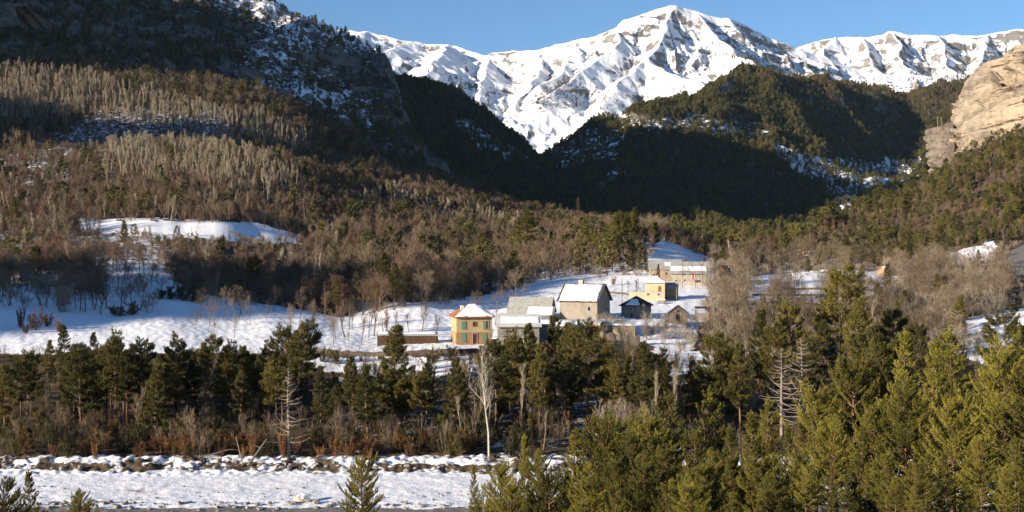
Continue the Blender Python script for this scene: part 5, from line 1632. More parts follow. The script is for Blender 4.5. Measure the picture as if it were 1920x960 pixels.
# ------------------------------------------------------------------ planting
def plant(kind, x, y, h, label=None, cat=None, group=None, parts=True, variant=0, rz=None, z=None, widen=1.0):
    K = KN[kind]
    s = h / K.h
    z = float(H_ground(np.array([x]), np.array([y]))[0]) if z is None else z
    if parts:
        root = bpy.data.objects.new(K.name, None)
        COL.objects.link(root)
        root.empty_display_size = 0.5
        t, c = K.pair[variant % len(K.pair)]
        link('trunk', t, root); link('crown', c, root)
    else:
        root = link(K.name, K.one[variant % len(K.one)])
    root.location = (x, y, z)
    root.scale = (s * widen, s * widen, s)
    root.rotation_euler = (0, 0, rnd.uniform(0, 6.28) if rz is None else rz)
    tag(root, label, cat, group)
    return root




def stuff_points(name, P, rot, scl, idx, kinds_meshes):
    """one object: a point mesh whose points carry a tree each"""
    me = bpy.data.meshes.new(name)
    me.vertices.add(len(P))
    me.vertices.foreach_set('co', np.asarray(P, np.float32).ravel())
    for nm, typ, arr in (('turn', 'FLOAT', rot), ('size', 'FLOAT', scl), ('sort', 'INT', idx)):
        a = me.attributes.new(nm, typ, 'POINT')
        a.data.foreach_set('value', np.asarray(arr, np.float32 if typ == 'FLOAT' else np.int32))
    o = link(name, me)
    o['kind'] = 'stuff'
    ng = bpy.data.node_groups.new(name, 'GeometryNodeTree')
    ng.interface.new_socket('Geometry', in_out='INPUT', socket_type='NodeSocketGeometry')
    ng.interface.new_socket('Geometry', in_out='OUTPUT', socket_type='NodeSocketGeometry')
    N = ng.nodes; Lk = ng.links
    gi = N.new('NodeGroupInput'); go = N.new('NodeGroupOutput')
    m2p = N.new('GeometryNodeMeshToPoints')
    Lk.new(gi.outputs[0], m2p.inputs[0])
    iop = N.new('GeometryNodeInstanceOnPoints')
    Lk.new(m2p.outputs[0], iop.inputs['Points'])
    join = N.new('GeometryNodeGeometryToInstance')
    for me_ in reversed(kinds_meshes):
        ob = bpy.data.objects.new(name + '_source', me_)
        oi = N.new('GeometryNodeObjectInfo')
        oi.inputs['Object'].default_value = ob
        oi.inputs['As Instance'].default_value = True
        Lk.new(oi.outputs['Geometry'], join.inputs[0])
    Lk.new(join.outputs[0], iop.inputs['Instance'])
    iop.inputs['Pick Instance'].default_value = True
    def named(nm, typ):
        a = N.new('GeometryNodeInputNamedAttribute')
        a.data_type = typ
        a.inputs['Name'].default_value = nm
        return a.outputs['Attribute']
    Lk.new(named('sort', 'INT'), iop.inputs['Instance Index'])
    cx = N.new('ShaderNodeCombineXYZ')
    Lk.new(named('turn', 'FLOAT'), cx.inputs[2])
    Lk.new(cx.outputs[0], iop.inputs['Rotation'])
    Lk.new(named('size', 'FLOAT'), iop.inputs['Scale'])
    Lk.new(iop.outputs[0], go.inputs[0])
    md = o.modifiers.new('trees', 'NODES')
    md.node_group = ng
    return o

def scatter(Hf, c0, c1, y0, y1, spacing, seed):
    """random positions, even per square metre, inside a wedge"""
    r = np.random.default_rng(seed)
    area = (c1 - c0) / F * (y1 * y1 - y0 * y0) / 2
    n = int(area / spacing ** 2)
    Y = np.sqrt(r.uniform(y0 * y0, y1 * y1, n)); c = r.uniform(c0, c1, n)
    X = (c - 960) / F * Y
    Zv = Hf(X, Y)
    row = 480 - (Zv - CAMZ) / Y * F
    return X, Y, Zv, c, row, r

def visible(Hf, X, Y, Zv, h, y0, steps=60):
    """drop trees the land in front hides entirely"""
    k = np.ones(len(X), bool)
    top = (Zv + h - CAMZ) / Y
    for t in np.linspace(0.0, 1.0, steps)[:-1]:
        Yq = y0 + (Y - y0) * t
        f = Yq / Y
        k &= ((Hf(X * f, Yq) - CAMZ) / Yq <= top + 1e-3) | (Yq > Y - 15)
    return k

# kinds per forest zone of the near ground: polygon in (column, ground row), list of (kind, weight, hmin, hmax), spacing keep probability
ZONES = [
 # meadows first: nothing dense
 ('meadow', [(140, 415), (300, 415), (480, 422), (540, 440), (540, 452), (440, 450), (260, 438), (150, 430)], [], 0),
 ('meadow', [(195, 496), (290, 496), (318, 520), (340, 552), (430, 566), (560, 585), (640, 600), (850, 570), (985, 540), (1010, 525), (1150, 516), (1200, 520), (1220, 475), (1240, 448), (1290, 470), (1340, 490), (1340, 540), (1330, 600), (1240, 660), (1150, 640), (860, 672), (560, 672), (-400, 668), (-400, 540), (70, 536), (190, 550)], [], 0),
 ('meadow', [(1410, 520), (1500, 512), (1640, 508), (1690, 522), (1640, 568), (1410, 572)], [], 0),
 ('meadow', [(1800, 650), (1800, 608), (1850, 593), (1960, 575), (2600, 575), (2600, 680), (1860, 670)], [], 0),
 ('meadow', [(1783, 483), (1800, 466), (1870, 452), (1865, 490), (1795, 496)], [], 0),
 ('meadow', [(1885, 500), (1895, 470), (1960, 440), (1960, 520), (1900, 520)], [], 0),
 ('pale aspen stand on the upper left hillside', [(-400, 120), (0, 130), (160, 150), (360, 205), (480, 225), (590, 260), (560, 290), (420, 270), (250, 235), (120, 230), (0, 235), (-400, 235)],
  [('far_aspen', 0.78, 8, 14), ('far_bare', 0.12, 6, 10), ('far_pine', 0.10, 6, 10)], 1.0),
 ('pale aspen stand on the lit knoll', [(190, 300), (240, 280), (400, 285), (500, 315), (570, 345), (520, 385), (420, 360), (300, 340), (190, 345)],
  [('far_aspen', 0.66, 8, 14), ('far_bare', 0.2, 5, 9), ('far_pine', 0.10, 5, 9), ('larch', 0.04, 9, 13)], 1.0),
 ('sunlit mixed wood on the hill on the right', [(1535, 480), (1560, 430), (1640, 370), (1730, 300), (1940, 150), (2700, -100), (2700, 420), (1930, 445), (1800, 478), (1640, 500)],
  [('far_pine', 0.50, 3.2, 7), ('far_bare', 0.30, 2.6, 5.5), ('far_red', 0.20, 2.6, 5.5)], 0.97),
 ('snowy clearing on the upper left slope', [(200, 225), (400, 222), (420, 270), (300, 275), (60, 300), (60, 270)],
  [('far_bare', 0.55, 3, 6), ('far_red', 0.3, 3, 6), ('far_pine', 0.15, 4, 8)], 0.5),
 ('pale tree line on the middle ridge', [(640, 395), (730, 365), (860, 398), (990, 432), (980, 446), (860, 420), (720, 392)],
  [('far_aspen', 0.7, 7, 12), ('far_pine', 0.3, 6, 10)], 0.9),
 ('grey thicket right of the village', [(1330, 500), (1420, 480), (1900, 500), (1900, 690), (1330, 690)],
  [('thicket', 0.60, 3.0, 7.5), ('bare_tree', 0.20, 7, 11), ('mid_pine', 0.10, 5, 9), ('aspen', 0.06, 8, 11)], 0.72),
 ('brown wood on the left hillside', [(-400, 240), (520, 300), (640, 420), (640, 600), (-400, 600)],
  [('far_bare', 0.52, 5, 10), ('far_red', 0.20, 5, 10), ('far_aspen', 0.10, 7, 11), ('far_pine', 0.10, 5, 10), ('larch', 0.08, 8, 14)], 0.92),
 ('brown wood behind the village', [(520, 200), (1250, 400), (1250, 560), (500, 620)],
  [('far_bare', 0.56, 6, 11), ('far_red', 0.22, 6, 11), ('far_pine', 0.13, 6, 11), ('larch', 0.09, 9, 14)], 0.92),
 ('wood on the far valley floor', [(1250, 400), (1700, 400), (1700, 520), (1250, 520)],
  [('far_bare', 0.42, 5, 10), ('far_red', 0.18, 5, 9), ('far_pine', 0.28, 6, 11), ('larch', 0.12, 8, 13)], 0.9),
 ('wood on the upper left slope', [(-500, 0), (900, 0), (900, 420), (-500, 420)],
  [('far_bare', 0.58, 5, 10), ('far_red', 0.17, 5, 9), ('far_pine', 0.16, 6, 11), ('larch', 0.09, 8, 13)], 0.9),
]
def zone_of(c, row):
    z = np.full(len(c), -1)
    for i, (nm, poly, mix, keep) in enumerate(ZONES):
        m = (z < 0) & in_poly(c, row, poly)
        z[m] = i
    return z

cand = []   # (kind, x, y, z, h, zone)
for (y0, y1, sp, sd) in ((222, 330, 3.4, 1), (330, 480, 4.2, 2), (480, 800, 5.0, 3), (800, 1240, 5.4, 4)):
    X, Y, Zv, c, row, r = scatter(H_ground, -120, 2040, y0, y1, sp, sd)
    zn = zone_of(c + 6 * noise(X / 11, Y / 11, 3), row + 4 * noise(X / 13, Y / 13, 4))
    clump = fbm(X / 22, Y / 22, 2, 15)
    vis = visible(H_ground, X, Y, Zv, 9.0, 215.0)
    u = r.uniform(size=len(X)); v = r.uniform(size=len(X)); w = r.uniform(size=len(X))
    for i in np.nonzero(vis & (zn >= 0))[0]:
        nm, poly, mix, keep = ZONES[zn[i]]
        if not mix or u[i] > keep: continue
        # species in drifts
        vv = (v[i] * 0.55 + 0.45 * min(max(0.5 + 0.9 * clump[i], 0), 0.999))
        acc = 0
        for k, wt, h0, h1 in mix:
            acc += wt
            if vv <= acc + 1e-9: break
        h = h0 + (h1 - h0) * w[i] ** 1.2
        if Y[i] < 330 and k in ('far_bare', 'far_red', 'far_aspen', 'far_pine'):
            k = {'far_bare': 'bare_tree', 'far_red': 'red_tree', 'far_aspen': 'aspen', 'far_pine': 'mid_pine'}[k]
        if 130 < c[i] < 570 and 440 < row[i] < 500: h = min(h, 2.2 + 2.0 * w[i])
        if k == 'thicket' and 1395 < c[i] < 1660 and row[i] < 640: h = min(h, 2.6)
        cand.append((k, X[i], Y[i], Zv[i], h, int(zn[i])))

# central hill, spur, left mountain, snow range: far woods that read as masses
def far_wood(name, Hf, c0, c1, y0, y1, sp, seed, dens, kinds, hr, vy0):
    X, Y, Zv, c, row, r = scatter(Hf, c0, c1, y0, y1, sp, seed)
    d = dens(X, Y, c, row)
    k = (r.uniform(size=len(X)) < d) & visible(Hf, X, Y, Zv, 8.0, vy0, 40)
    X, Y, Zv, c, row = X[k], Y[k], Zv[k], c[k], row[k]
    return X, Y, Zv, c, row, r

def emit_wood(name, X, Y, Zv, r, kinds, hr):
    meshes = []; offs = []
    for kn, w in kinds:
        offs.append((len(meshes), len(KN[kn].one), KN[kn].h, w)); meshes += KN[kn].one
    ws = np.array([o[3] for o in offs]); ws = ws / ws.sum()
    kk = r.choice(len(kinds), len(X), p=ws)
    idx = np.zeros(len(X), int); hb = np.zeros(len(X))
    for j, (o0, nn_, bh, _) in enumerate(offs):
        m = kk == j
        idx[m] = o0 + r.integers(0, nn_, m.sum()); hb[m] = bh
    h = r.uniform(hr[0], hr[1], len(X))
    print(name, len(X))
    return stuff_points(name, np.stack([X, Y, Zv - 0.2], 1), r.uniform(0, 6.28, len(X)), h / hb, idx, meshes)

def dens_centre(X, Y, c, row):
    w = 12 * fbm(X / 60, Y / 60, 3, 305)
    d = np.full(len(c), 0.95)
    for poly in ([(1020, 330), (1045, 285), (1110, 245), (1200, 225), (1130, 300), (1060, 330)], [(1150, 215), (1290, 215), (1440, 235), (1440, 255), (1290, 250), (1150, 240)],
                 [(1450, 270), (1560, 300), (1720, 290), (1720, 330), (1620, 360), (1600, 400), (1570, 390), (1540, 340), (1480, 320)]):
        d = np.where(in_poly(c + 2 * w, row + w, poly), 0.30, d)
    d = np.where(in_poly(c, row, [(1345, 168), (1378, 143), (1378, 168), (1350, 184)]), 0.05, d)
    return d
X, Y, Zv, c, row, r = far_wood('w', H_centre, 985, 1960, 1250, 3000, 5.0, 21, dens_centre, None, None, 1000.0)
br = in_poly(c + 20 * noise(X / 80, Y / 80, 6), row, [(1400, 100), (1480, 120), (1620, 155), (1850, 140), (1850, 215), (1700, 215), (1560, 200), (1520, 180), (1440, 150)]) & (r.uniform(size=len(c)) < 0.75)
emit_wood('pine_forest', X[~br], Y[~br], Zv[~br], r, [('tiny_pine', 1.0)], (4.5, 10))
emit_wood('bare_woodland', X[br], Y[br], Zv[br], r, [('far_red', 0.8), ('tiny_pine', 0.2)], (6, 10))

X, Y, Zv, c, row, r = far_wood('w', H_spur, 720, 1080, 1500, 2400, 5.0, 22, lambda X, Y, c, row: np.where(in_poly(c, row, [(840, 222), (870, 225), (1010, 300), (1010, 320), (900, 285)]), 0.35, 0.95), None, None, 1300.0)
emit_wood('pine_forest', X, Y, Zv, r, [('tiny_pine', 1.0)], (6, 12))

def dens_left(X, Y, c, row):
    n = fbm(X / 120, Y / 120, 3, 301)
    d = 0.55 - 0.55 * n
    d = np.where((c > 380) & (row < 230), d * 0.62, d)
    d = np.where(row > 190, 0.85, d)
    return np.clip(d, 0.1, 0.95)
X, Y, Zv, c, row, r = far_wood('w', H_left, -120, 800, 1000, 1800, 5.6, 23, dens_left, None, None, 905.0)
k = r.uniform(size=len(c)) < 0.55
emit_wood('pine_forest', X[k], Y[k], Zv[k], r, [('tiny_pine', 1.0)], (3.5, 9))
emit_wood('bare_woodland', X[~k], Y[~k], Zv[~k], r, [('far_red', 0.6), ('far_bare', 0.4)], (5, 9))

def dens_range(X, Y, c, row):
    d = np.zeros(len(c))
    w = 8 * fbm(X / 200, Y / 200, 3, 315)
    for poly, a in (([(960, 190), (1000, 165), (1080, 150), (1110, 195), (1050, 205), (980, 200)], 0.8), ([(900, 190), (1010, 170), (1000, 200), (930, 240)], 0.3),
                    ([(1300, 70), (1420, 105), (1520, 135), (1700, 165), (1700, 185), (1560, 160), (1400, 130)], 0.6),
                    ([(1120, 170), (1290, 160), (1330, 190), (1200, 215), (1120, 215)], 0.22), ([(1700, 90), (1860, 100), (1800, 160), (1700, 160)], 0.12),
                    ([(760, 110), (860, 130), (960, 200), (990, 240), (940, 235), (800, 165)], 0.16)):
        d = np.where(in_poly(c + w, row + w, poly), a, d)
    return d
X, Y, Zv, c, row, r = far_wood('w', H_range, 720, 1920, 3700, 7600, 15.0, 24, dens_range, None, None, 3500.0)
emit_wood('bare_woodland', X, Y, Zv, r, [('far_red', 0.7), ('tiny_pine', 0.3)], (9, 15))
# ------------------------------------------------------------------ trees one by one
ORD = ['first', 'second', 'third', 'fourth', 'fifth', 'sixth', 'seventh', 'eighth', 'ninth', 'tenth', 'eleventh', 'twelfth', 'thirteenth', 'fourteenth', 'fifteenth', 'sixteenth', 'seventeenth', 'eighteenth', 'nineteenth']
def ordinal(i):
    if i < 19: return ORD[i]
    tens = {2: 'twent', 3: 'thirt', 4: 'fort', 5: 'fift', 6: 'sixt', 7: 'sevent', 8: 'eight', 9: 'ninet'}
    t, u = divmod(i + 1, 10)
    return tens[t] + ('ieth' if u == 0 else 'y-' + ORD[u - 1])
count = {}
def put(kind, px, Y, top=None, h=None, variant=None, label=None, cat='tree', group=None, parts=True, widen=1.0, rz=None):
    x = (px - 960) / F * Y
    z = float(H_ground(np.array([x]), np.array([Y]))[0])
    if h is None: h = CAMZ + (480 - top) / F * Y - z
    h = max(h, 0.8)
    variant = rnd.randrange(6) if variant is None else variant
    count[KN[kind].name] = count.get(KN[kind].name, 0) + 1
    return plant(kind, x, Y, h, label, cat, group, parts, variant, rz, z, widen)

# pines of the river bank: (column, row of the top, distance, variant)
bank_pines = [(8, 688, 160, 0), (52, 668, 176, 1), (95, 640, 196, 2), (120, 612, 205, 4), (152, 668, 158, 1), (178, 625, 200, 2), (216, 642, 166, 3), (240, 660, 178, 5), (262, 650, 170, 1), (290, 688, 157, 4), (318, 660, 180, 2),
  (334, 645, 172, 3), (362, 662, 186, 1), (384, 645, 176, 5), (404, 640, 184, 1), (430, 655, 176, 3), (458, 652, 182, 0), (486, 668, 174, 5), (508, 650, 188, 3), (532, 625, 180, 1), (560, 632, 176, 3), (578, 612, 184, 1), (600, 690, 159, 2), (628, 705, 168, 0),
  (662, 672, 164, 5), (690, 690, 158, 2), (722, 690, 172, 0), (741, 616, 167, 4), (772, 688, 172, 4), (800, 684, 166, 0), (850, 676, 157, 4), (868, 700, 168, 2), (930, 655, 162, 1), (962, 640, 170, 3), (992, 612, 176, 0), (1014, 650, 160, 5), (1040, 598, 178, 4),
  (1066, 610, 172, 2), (1102, 620, 164, 1), (1138, 655, 172, 3), (1178, 668, 182, 5), (1206, 646, 160, 0), (1232, 672, 168, 3), (1250, 690, 160, 2), (1300, 680, 172, 0), (1340, 640, 166, 1), (1362, 655, 176, 3), (1388, 648, 162, 0), (1424, 586, 186, 4), (1450, 620, 178, 1),
  (1482, 582, 190, 1), (1512, 640, 170, 3), (1545, 605, 186, 0), (1580, 518, 195, 1), (1606, 565, 180, 4), (1640, 615, 166, 0), (1672, 590, 184, 3), (1720, 620, 180, 1), (1765, 632, 176, 2), (1798, 556, 238, 4), (1880, 600, 170, 3), (1910, 640, 176, 0)]
for k in range(112):
    px = rnd.uniform(-10, 1400); Y = rnd.uniform(162, 202)
    lim = np.interp(px, [0, 120, 200, 300, 480, 560, 620, 680, 760, 860, 930, 1040, 1200, 1400], [670, 640, 650, 665, 670, 655, 715, 700, 690, 700, 690, 660, 690, 650])
    bank_pines.append((px, lim + rnd.uniform(0, 45), Y, rnd.randrange(6)))
bank_pines.sort()
look = ['slender', 'flat topped', 'narrow', 'bare stemmed', 'dense full', 'thin']
marks = ((0, 'the photo edge'), (180, 'the sunlit stem'), (541, 'the dead grey conifer'), (741, 'the tall fir'), (884, 'the yellow house'), (917, 'the white birch'), (1097, 'the tall stone barn'), (1271, 'the stone hut'), (1483, 'the pale dead pair'), (1668, 'the salmon house'), (1920, 'the right border'))
def place(px, seen, kind):
    # nearest landmark and the order in which the trees stand beside it
    m = min(marks[:1] + marks[2:3] + marks[4:], key=lambda q: abs(q[0] - px))
    side = 'right' if px >= m[0] else 'left'
    key = (kind, m[1], side)
    return m[1], side, key
front = [t for t in bank_pines if t[2] < 171]; back = [t for t in bank_pines if t[2] >= 171]
order = {}
for t in front:
    m, side, key = place(t[0], None, 'front')
    order.setdefault(key, []).append(t)
for (kind, m, side), L in order.items():
    L.sort(key=lambda t: t[0] if side == 'right' else -t[0])
    for i, (px, top, Y, v) in enumerate(L):
        put('mid_pine', px, Y, top, variant=v, label='%s pine fronting the far bank, %s %s of %s' % (look[v], ordinal(i), side, m), group='pines along the far river bank', widen=rnd.uniform(0.85, 1.12))
for (px, top, Y, v) in back:
    m, side, key = place(px, None, 'back')
    put('mid_pine', px, Y, top, variant=v, label='dark pine in the back rows of the far bank, %s of %s' % (side, m), group='back row pines %s of %s' % (side, m), widen=rnd.uniform(0.85, 1.1))

near_pines = [(62, 884, 80), (14, 905, 72), (150, 930, 92), (680, 868, 95), (892, 872, 92), (985, 818, 78), (1072, 806, 78), (1112, 838, 70), (1165, 800, 88), (1150, 872, 66), (1215, 800, 76), (1258, 735, 82), (1304, 820, 66), (1326, 728, 84),
  (1372, 800, 70), (1412, 772, 72), (1436, 748, 80), (1482, 800, 66), (1530, 742, 78), (1568, 720, 84), (1600, 690, 82), (1612, 800, 62), (1650, 660, 84), (1692, 622, 80), (1700, 745, 64), (1742, 640, 74), (1786, 618, 78), (1790, 760, 60), (1832, 690, 68),
  (1880, 672, 64), (1916, 622, 68), (1940, 700, 58), (940, 890, 76), (1030, 900, 66), (1100, 905, 60), (1210, 880, 60), (1262, 900, 55), (1340, 880, 57), (1420, 870, 56), (1500, 860, 56), (1556, 880, 54), (1660, 860, 55), (1736, 850, 54), (1840, 830, 54), (1906, 820, 53), (1090, 950, 52), (985, 935, 60), (1130, 800, 78), (1185, 830, 72), (1108, 868, 68), (1062, 880, 66), (1228, 812, 74), (1158, 905, 58), (1245, 850, 62), (1010, 868, 74), (960, 920, 66), (1560, 800, 66), (1450, 900, 51), (1640, 770, 70)]
for k in range(20):
    px = rnd.uniform(1240, 1960); Y = rnd.uniform(50, 60)
    near_pines.append((px, rnd.uniform(850, 930), Y))
near_pines.sort()
order = {}
for t in near_pines:
    low = t[2] < 62
    m, side, key = place(t[0], None, 'low' if low else 'high')
    order.setdefault(key, []).append(t)
for (kind, m, side), L in order.items():
    L.sort(key=lambda t: t[0] if side == 'right' else -t[0])
    for i, (px, top, Y) in enumerate(L):
        sap = px in (985, 892)
        v = (int(px) * 7 + 3) % 5 if not sap else 2
        lk = 'thin young' if sap else ('bushy', 'broad', 'full', 'spreading', 'narrow')[v]
        wh = 'near slope bottom' if kind == 'low' else 'near slope'
        put('near_pine', px, Y, top, variant=v, label='%s olive pine on the %s, %s %s below %s' % (lk, wh, ordinal(i), side, m),
            group='olive pines on the near slope', widen=(0.62 if sap else rnd.uniform(0.9, 1.15)))

put('birch', 917, 147.4, 632, variant=0, label='tall white birch with bare branches at the edge of the river bank', rz=1.2)
put('snag', 541, 147.4, 690, variant=0, label='dead grey conifer with drooping bare limbs on the river bank', cat='dead tree', rz=0.4)
put('snag', 1466, 158, 652, variant=0, label='pale dead conifer with a bare trunk, left one of the right hand pair', cat='dead tree', widen=1.1, rz=2.0)
put('snag', 1502, 160, 634, variant=0, label='pale dead conifer with upswept limbs, right one of the right hand pair', cat='dead tree', widen=1.15, rz=4.1)
put('red_tree', 757, 300, 450, variant=0, label='large spreading reddish bare tree left of the yellow house', widen=1.15)
put('bare_tree', 842, 303, 512, variant=0, label='round bare tree with a forked trunk behind the yellow house')
put('bare_tree', 966, 292, 500, variant=1, label='tall bare tree behind the slate barn')
put('bare_tree', 930, 285, 528, variant=2, label='bare tree between the yellow house and the slate barn')
put('bare_tree', 892, 280, 540, variant=3, label='smaller bare tree behind the roof of the yellow house')
for i, (px, Y, top) in enumerate([(160, 268, 505), (176, 270, 498), (200, 272, 500), (226, 266, 505), (246, 270, 512), (262, 268, 508), (188, 264, 520), (142, 272, 530), (110, 268, 515), (88, 270, 530), (60, 300, 455), (40, 310, 470), (20, 305, 480)]):
    put('bare_tree', px, Y, top, variant=i, label='dark bare tree, %s in the clump standing in the left snowfield' % ordinal(i), group='bare trees in the left snowfield', widen=1.0)
for i, (px, Y, top) in enumerate([(434, 262, 548), (470, 255, 552), (500, 258, 560), (562, 262, 530), (625, 226, 585), (540, 255, 575), (590, 258, 555), (610, 280, 540), (1100, 330, 512), (1128, 335, 505), (1305, 330, 480), (1318, 332, 485), (1280, 335, 490)]):
    put('bare_tree', px, Y, top, variant=i, label='small lone bare tree, %s from the left across the open snow' % ordinal(i), group='lone bare trees on the snowfields', widen=0.6)
orch = [(648, 243, 560), (677, 238, 592), (701, 248, 562), (722, 250, 575), (740, 252, 583), (725, 238, 592), (768, 250, 585), (790, 247, 566), (660, 260, 575), (822, 236, 590), (655, 232, 620), (695, 262, 575), (1192, 300, 520), (1175, 312, 525)]
orch.sort()
for i, (px, Y, top) in enumerate(orch):
    put('orchard', px, Y, top, variant=i, label='pruned fruit tree, %s from the left in the snowy orchard by the yellow house' % ordinal(i) if px < 1000 else 'pruned fruit tree left of the cream house', cat='fruit tree', group='fruit trees in the snowy orchard', widen=0.85)
for i, (px, Y, h) in enumerate([(38, 243, 4.5), (62, 240, 5.2), (90, 244, 3.8), (48, 236, 3.0), (110, 238, 3.0), (78, 300, 4.5), (1150, 338, 3.0)]):
    put('orange', px, Y, h=h, label='rust orange beech shrub, %s in the clump at the left edge of the snowfield' % ordinal(i) if px < 1000 else 'small rust orange shrub in the snow above the tall barn', cat='shrub', group='orange beech shrubs', parts=False, widen=0.85)
for i, (px, Y, h) in enumerate([(248, 262, 3.2), (225, 260, 2.4), (320, 287, 3.4), (342, 288, 4.0), (362, 288, 3.4), (300, 287, 2.6), (376, 288, 2.4), (215, 262, 2.2)]):
    put('juniper', px, Y, h=h, variant=i, label='dark evergreen bush, %s among the bushes on the left snowfield' % ordinal(i), cat='bush', group='dark bushes on the left snowfield', parts=False, widen=1.9)
for i, (px, Y, top) in enumerate([(395, 560, 318), (420, 560, 322), (436, 560, 318), (515, 560, 305), (332, 555, 345), (570, 520, 360), (1084, 620, 370), (1392, 420, 415), (1502, 420, 450), (1490, 415, 486), (1518, 415, 482)]):
    put('larch', px, Y, top, variant=i, label='tan brown larch with a pointed crown, %s of the tall larches counted from the left' % ordinal(i), group='tall larches on the hillside', widen=0.75)
for k in range(14):
    put('mid_pine', rnd.uniform(1085, 1198), rnd.uniform(402, 446), h=rnd.uniform(11, 15), label='tall dark pine in the wood left of the shaded snow bank', group='tall pines left of the shaded snow bank')
put('mid_pine', 232, 375, 415, variant=4, label='lone dark conifer at the left end of the high snow terrace')
put('mid_pine', 25, 420, 370, variant=4, label='lone dark conifer at the left edge above the snow')
put('mid_pine', 984, 480, 410, variant=3, label='round olive pine alone on the dark hillside above the village', widen=1.6)
put('mid_pine', 1234, 345, 496, variant=4, label='small dark conifer in front of the long farm building', widen=0.7)

for k in range(34):
    px = rnd.choice([rnd.uniform(60, 290), rnd.uniform(-20, 120)]); Y = rnd.uniform(262, 300)
    put('thicket', px, Y, h=rnd.uniform(2.5, 6.5), label='bare brown shrub in the clump on the left snowfield', cat='shrub', group='bare shrubs on the left snowfield', parts=False)
for k in range(110):
    px = rnd.uniform(-30, 285) if k % 5 < 3 else rnd.uniform(285, 660)
    lo = np.interp(px, [0, 150, 285, 400, 640], [500, 500, 505, 540, 592])
    Y = rnd.uniform(268, 330) if px < 200 else (rnd.uniform(305, 335) if px < 285 else rnd.uniform(296, 345))
    put(rnd.choice(['bare_tree', 'red_tree', 'bare_tree']), px, Y, h=rnd.uniform(4.5, 9.5), label='brown bare tree on the upper edge of the left snowfield', group='bare trees along the upper edge of the left snowfield', widen=rnd.uniform(0.8, 1.1))
for k in range(30):
    px = rnd.uniform(230, 840); Y = rnd.uniform(228, 300)
    put('bare_tree', px, Y, h=rnd.uniform(3.5, 7.5), label='bare tree scattered on the open left snowfield below its tree edge', group='bare trees scattered on the open left snowfield', widen=rnd.uniform(0.7, 1.0))
for k in range(26):
    px = rnd.uniform(300, 850); Y = np.interp(px, [300, 560, 640, 760, 860], [292, 300, 298, 302, 296]) + rnd.uniform(-3, 3)
    put('thicket', px, Y, h=rnd.uniform(1.2, 3.2), label='low brown brush along the hedge line on the left snowfield', cat='shrub', group='brush along the hedge line of the left snowfield', parts=False)
for k in range(16):
    put('thicket', rnd.uniform(1195, 1345), rnd.uniform(352, 430), h=rnd.uniform(2, 4.5), label='bare shrub on the blue shaded snow bank above the upper farm', cat='shrub', group='bare shrubs above the upper farm', parts=False)
for k in range(22):
    put('thicket', rnd.uniform(1120, 1300), rnd.uniform(233, 247), h=rnd.uniform(2.0, 4.5), label='grey bare shrub on the bank below the small houses', cat='shrub', group='bare shrubs below the small houses', parts=False)
for k in range(18):
    put('aspen', rnd.uniform(900, 1360), rnd.uniform(156, 192), h=rnd.uniform(6.5, 11), label='tall thin pale stem among the bank pines right of the white birch', group='tall thin stems right of the white birch', widen=0.55)
for k in range(14):
    put('near_pine', rnd.uniform(1180, 1940), rnd.uniform(46, 52), top=rnd.uniform(865, 930), label='young bushy pine right at the bottom of the photo', group='young pines at the bottom of the photo', widen=1.1)
# undergrowth along the bank
bk = []
for k in range(95):
    px = rnd.uniform(-10, 1000); Y = rnd.uniform(147, 182)
    bk.append(('bank_thicket', px, Y, rnd.uniform(1.5, 5.0)))
for k in range(40):
    px = rnd.uniform(1000, 1400); Y = rnd.uniform(152, 190)
    bk.append((rnd.choice(['thicket', 'bank_thicket', 'bank_thicket']), px, Y, rnd.uniform(3.0, 7.0)))
for kind, px, Y, h in bk:
    put(kind, px, Y, h=h, label='thin bare shrub among the pines of the far river bank', cat='shrub', group='bare shrubs under the bank pines', parts=False, widen=0.8)
for k in range(70):
    px = rnd.choice([rnd.gauss(330, 60), rnd.gauss(440, 40), rnd.gauss(600, 90), rnd.gauss(760, 80), rnd.gauss(860, 30), rnd.gauss(140, 70)]); Y = rnd.uniform(146.4, 154)
    put('orange', px, Y, h=rnd.uniform(1.2, 3.2), label='rusty beech shrub at the foot of the bank pines', cat='shrub', group='rusty shrubs along the far river bank', parts=False)
put('orange', 533, 147.0, h=3.9, label='tall narrow rust orange shrub beside the dead grey conifer', cat='shrub', parts=False, widen=0.7)
for k in range(90):
    px = rnd.uniform(-10, 1010); Y = rnd.uniform(146.6, 164)
    put('juniper', px, Y, h=rnd.uniform(1.2, 3.6), label='green brown juniper bush under the pines of the far river bank', cat='bush', group='juniper bushes along the far river bank', parts=False)
# slim saplings and dead stems on the bank
for k in range(46):
    px = rnd.uniform(0, 1420); Y = rnd.uniform(150, 190)
    put('far_bare' if k % 3 else 'aspen', px, Y, h=rnd.uniform(4, 8), label='slim pale bare sapling between the pines of the far river bank', group='slim bare saplings on the river bank', widen=0.6, parts=True)

X_, Y_, Zv_, c_, row_, r_ = scatter(H_ground, 1535, 1990, 400, 680, 3.6, 41)
m_ = (zone_of(c_, row_) == [z_[0].startswith('sunlit mixed') for z_ in ZONES].index(True)) & (r_.uniform(size=len(c_)) < 0.9)
emit_wood('mixed_forest', X_[m_], Y_[m_], Zv_[m_], r_, [('far_pine', 0.45), ('far_bare', 0.35), ('far_red', 0.2)], (2.2, 5.0))
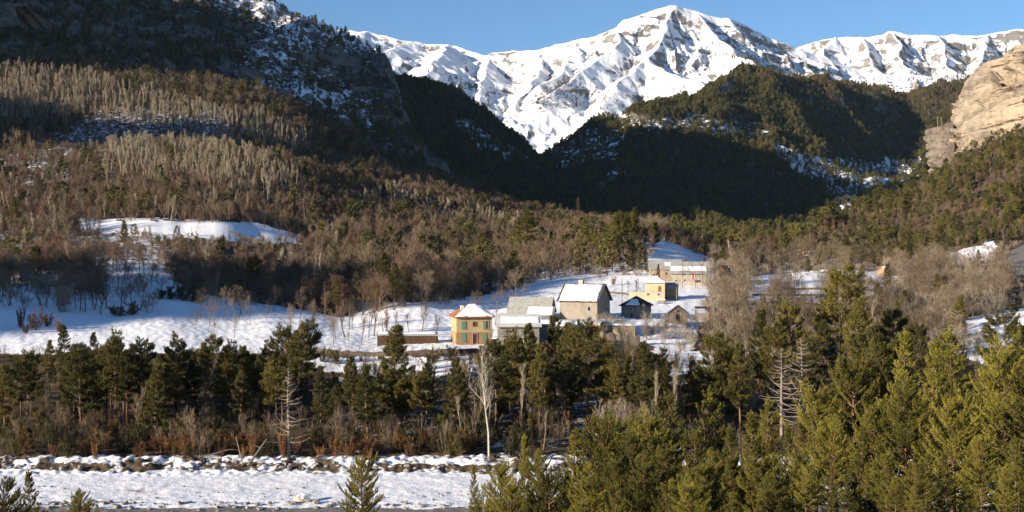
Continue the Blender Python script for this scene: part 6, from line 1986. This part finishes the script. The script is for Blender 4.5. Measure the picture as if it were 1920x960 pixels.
# the rest of the planted woods: largest in the picture one by one, the others as masses
cand.sort(key=lambda t: -t[4] / t[2])
cap = 296
grp = {'far_aspen': 'aspen', 'aspen': 'aspen', 'far_bare': 'bare', 'bare_tree': 'bare', 'far_red': 'bare', 'red_tree': 'bare', 'far_pine': 'pine', 'mid_pine': 'pine', 'larch': 'larch', 'thicket': 'shrub'}
look2 = {'aspen': 'pale grey aspen', 'bare': 'brown bare tree', 'pine': 'dark green pine', 'larch': 'tan brown larch', 'shrub': 'grey bare shrub'}
left_over = {}
for (k, x, y, z, h, zn) in cand:
    g = grp[k]
    nm = KN[k].name
    if count.get(nm, 0) < cap:
        count[nm] = count.get(nm, 0) + 1
        zname = ZONES[zn][0]
        red = k in ('far_red', 'red_tree')
        lb = ('reddish bare tree' if red else look2[g])
        plant(k, x, y, h, '%s in the %s' % (lb, zname), 'shrub' if g == 'shrub' else 'tree', '%ss in the %s' % (lb, zname), h / y * 1236 > 34 and g != 'shrub', rnd.randrange(6), None, z)
    else:
        left_over.setdefault(g, []).append((k, x, y, z, h))
for g, L in left_over.items():
    kinds = sorted(set(t[0] for t in L))
    meshes = []; off = {}
    for k in kinds:
        off[k] = len(meshes); meshes += KN[k].one
    r = np.random.default_rng(77)
    P = np.array([[t[1], t[2], t[3] - 0.15] for t in L])
    idx = np.array([off[t[0]] + r.integers(0, len(KN[t[0]].one)) for t in L])
    sc = np.array([t[4] / KN[t[0]].h for t in L])
    print('mass', g, len(L))
    stuff_points({'aspen': 'aspen_woodland', 'bare': 'bare_woodland', 'pine': 'pine_forest', 'larch': 'larch_forest', 'shrub': 'bare_thicket'}[g], P, r.uniform(0, 6.28, len(L)), sc, idx, meshes)
# low scrub that carpets the wood floor
def scrub(name, c0, c1, y0, y1, sp, seed, kinds, hr, keep):
    X, Y, Zv, c, row, r = scatter(H_ground, c0, c1, y0, y1, sp, seed)
    k = keep(X, Y, c, row, r)
    emit_wood(name, X[k], Y[k], Zv[k], r, kinds, hr)
def out_of_meadow(X, Y, c, row, r):
    zn = zone_of(c, row)
    k = np.ones(len(c), bool)
    for i, zz in enumerate(ZONES):
        if not zz[2]: k &= zn != i
    return k
scrub('undergrowth', -60, 1980, 152, 222, 1.9, 31, [('bank_thicket', 0.75), ('juniper', 0.25)], (0.8, 3.2), lambda X, Y, c, row, r: out_of_meadow(X, Y, c, row, r) & (r.uniform(size=len(c)) < 0.6))
scrub('undergrowth', -60, 1980, 225, 420, 3.0, 32, [('thicket', 1.0)], (1.0, 2.8), lambda X, Y, c, row, r: out_of_meadow(X, Y, c, row, r) & (r.uniform(size=len(c)) < 0.7))
scrub('undergrowth', -60, 1980, 420, 1000, 4.5, 33, [('far_bare', 0.7), ('far_red', 0.3)], (1.6, 4.0), lambda X, Y, c, row, r: out_of_meadow(X, Y, c, row, r) & (r.uniform(size=len(c)) < 0.8))
print(count)
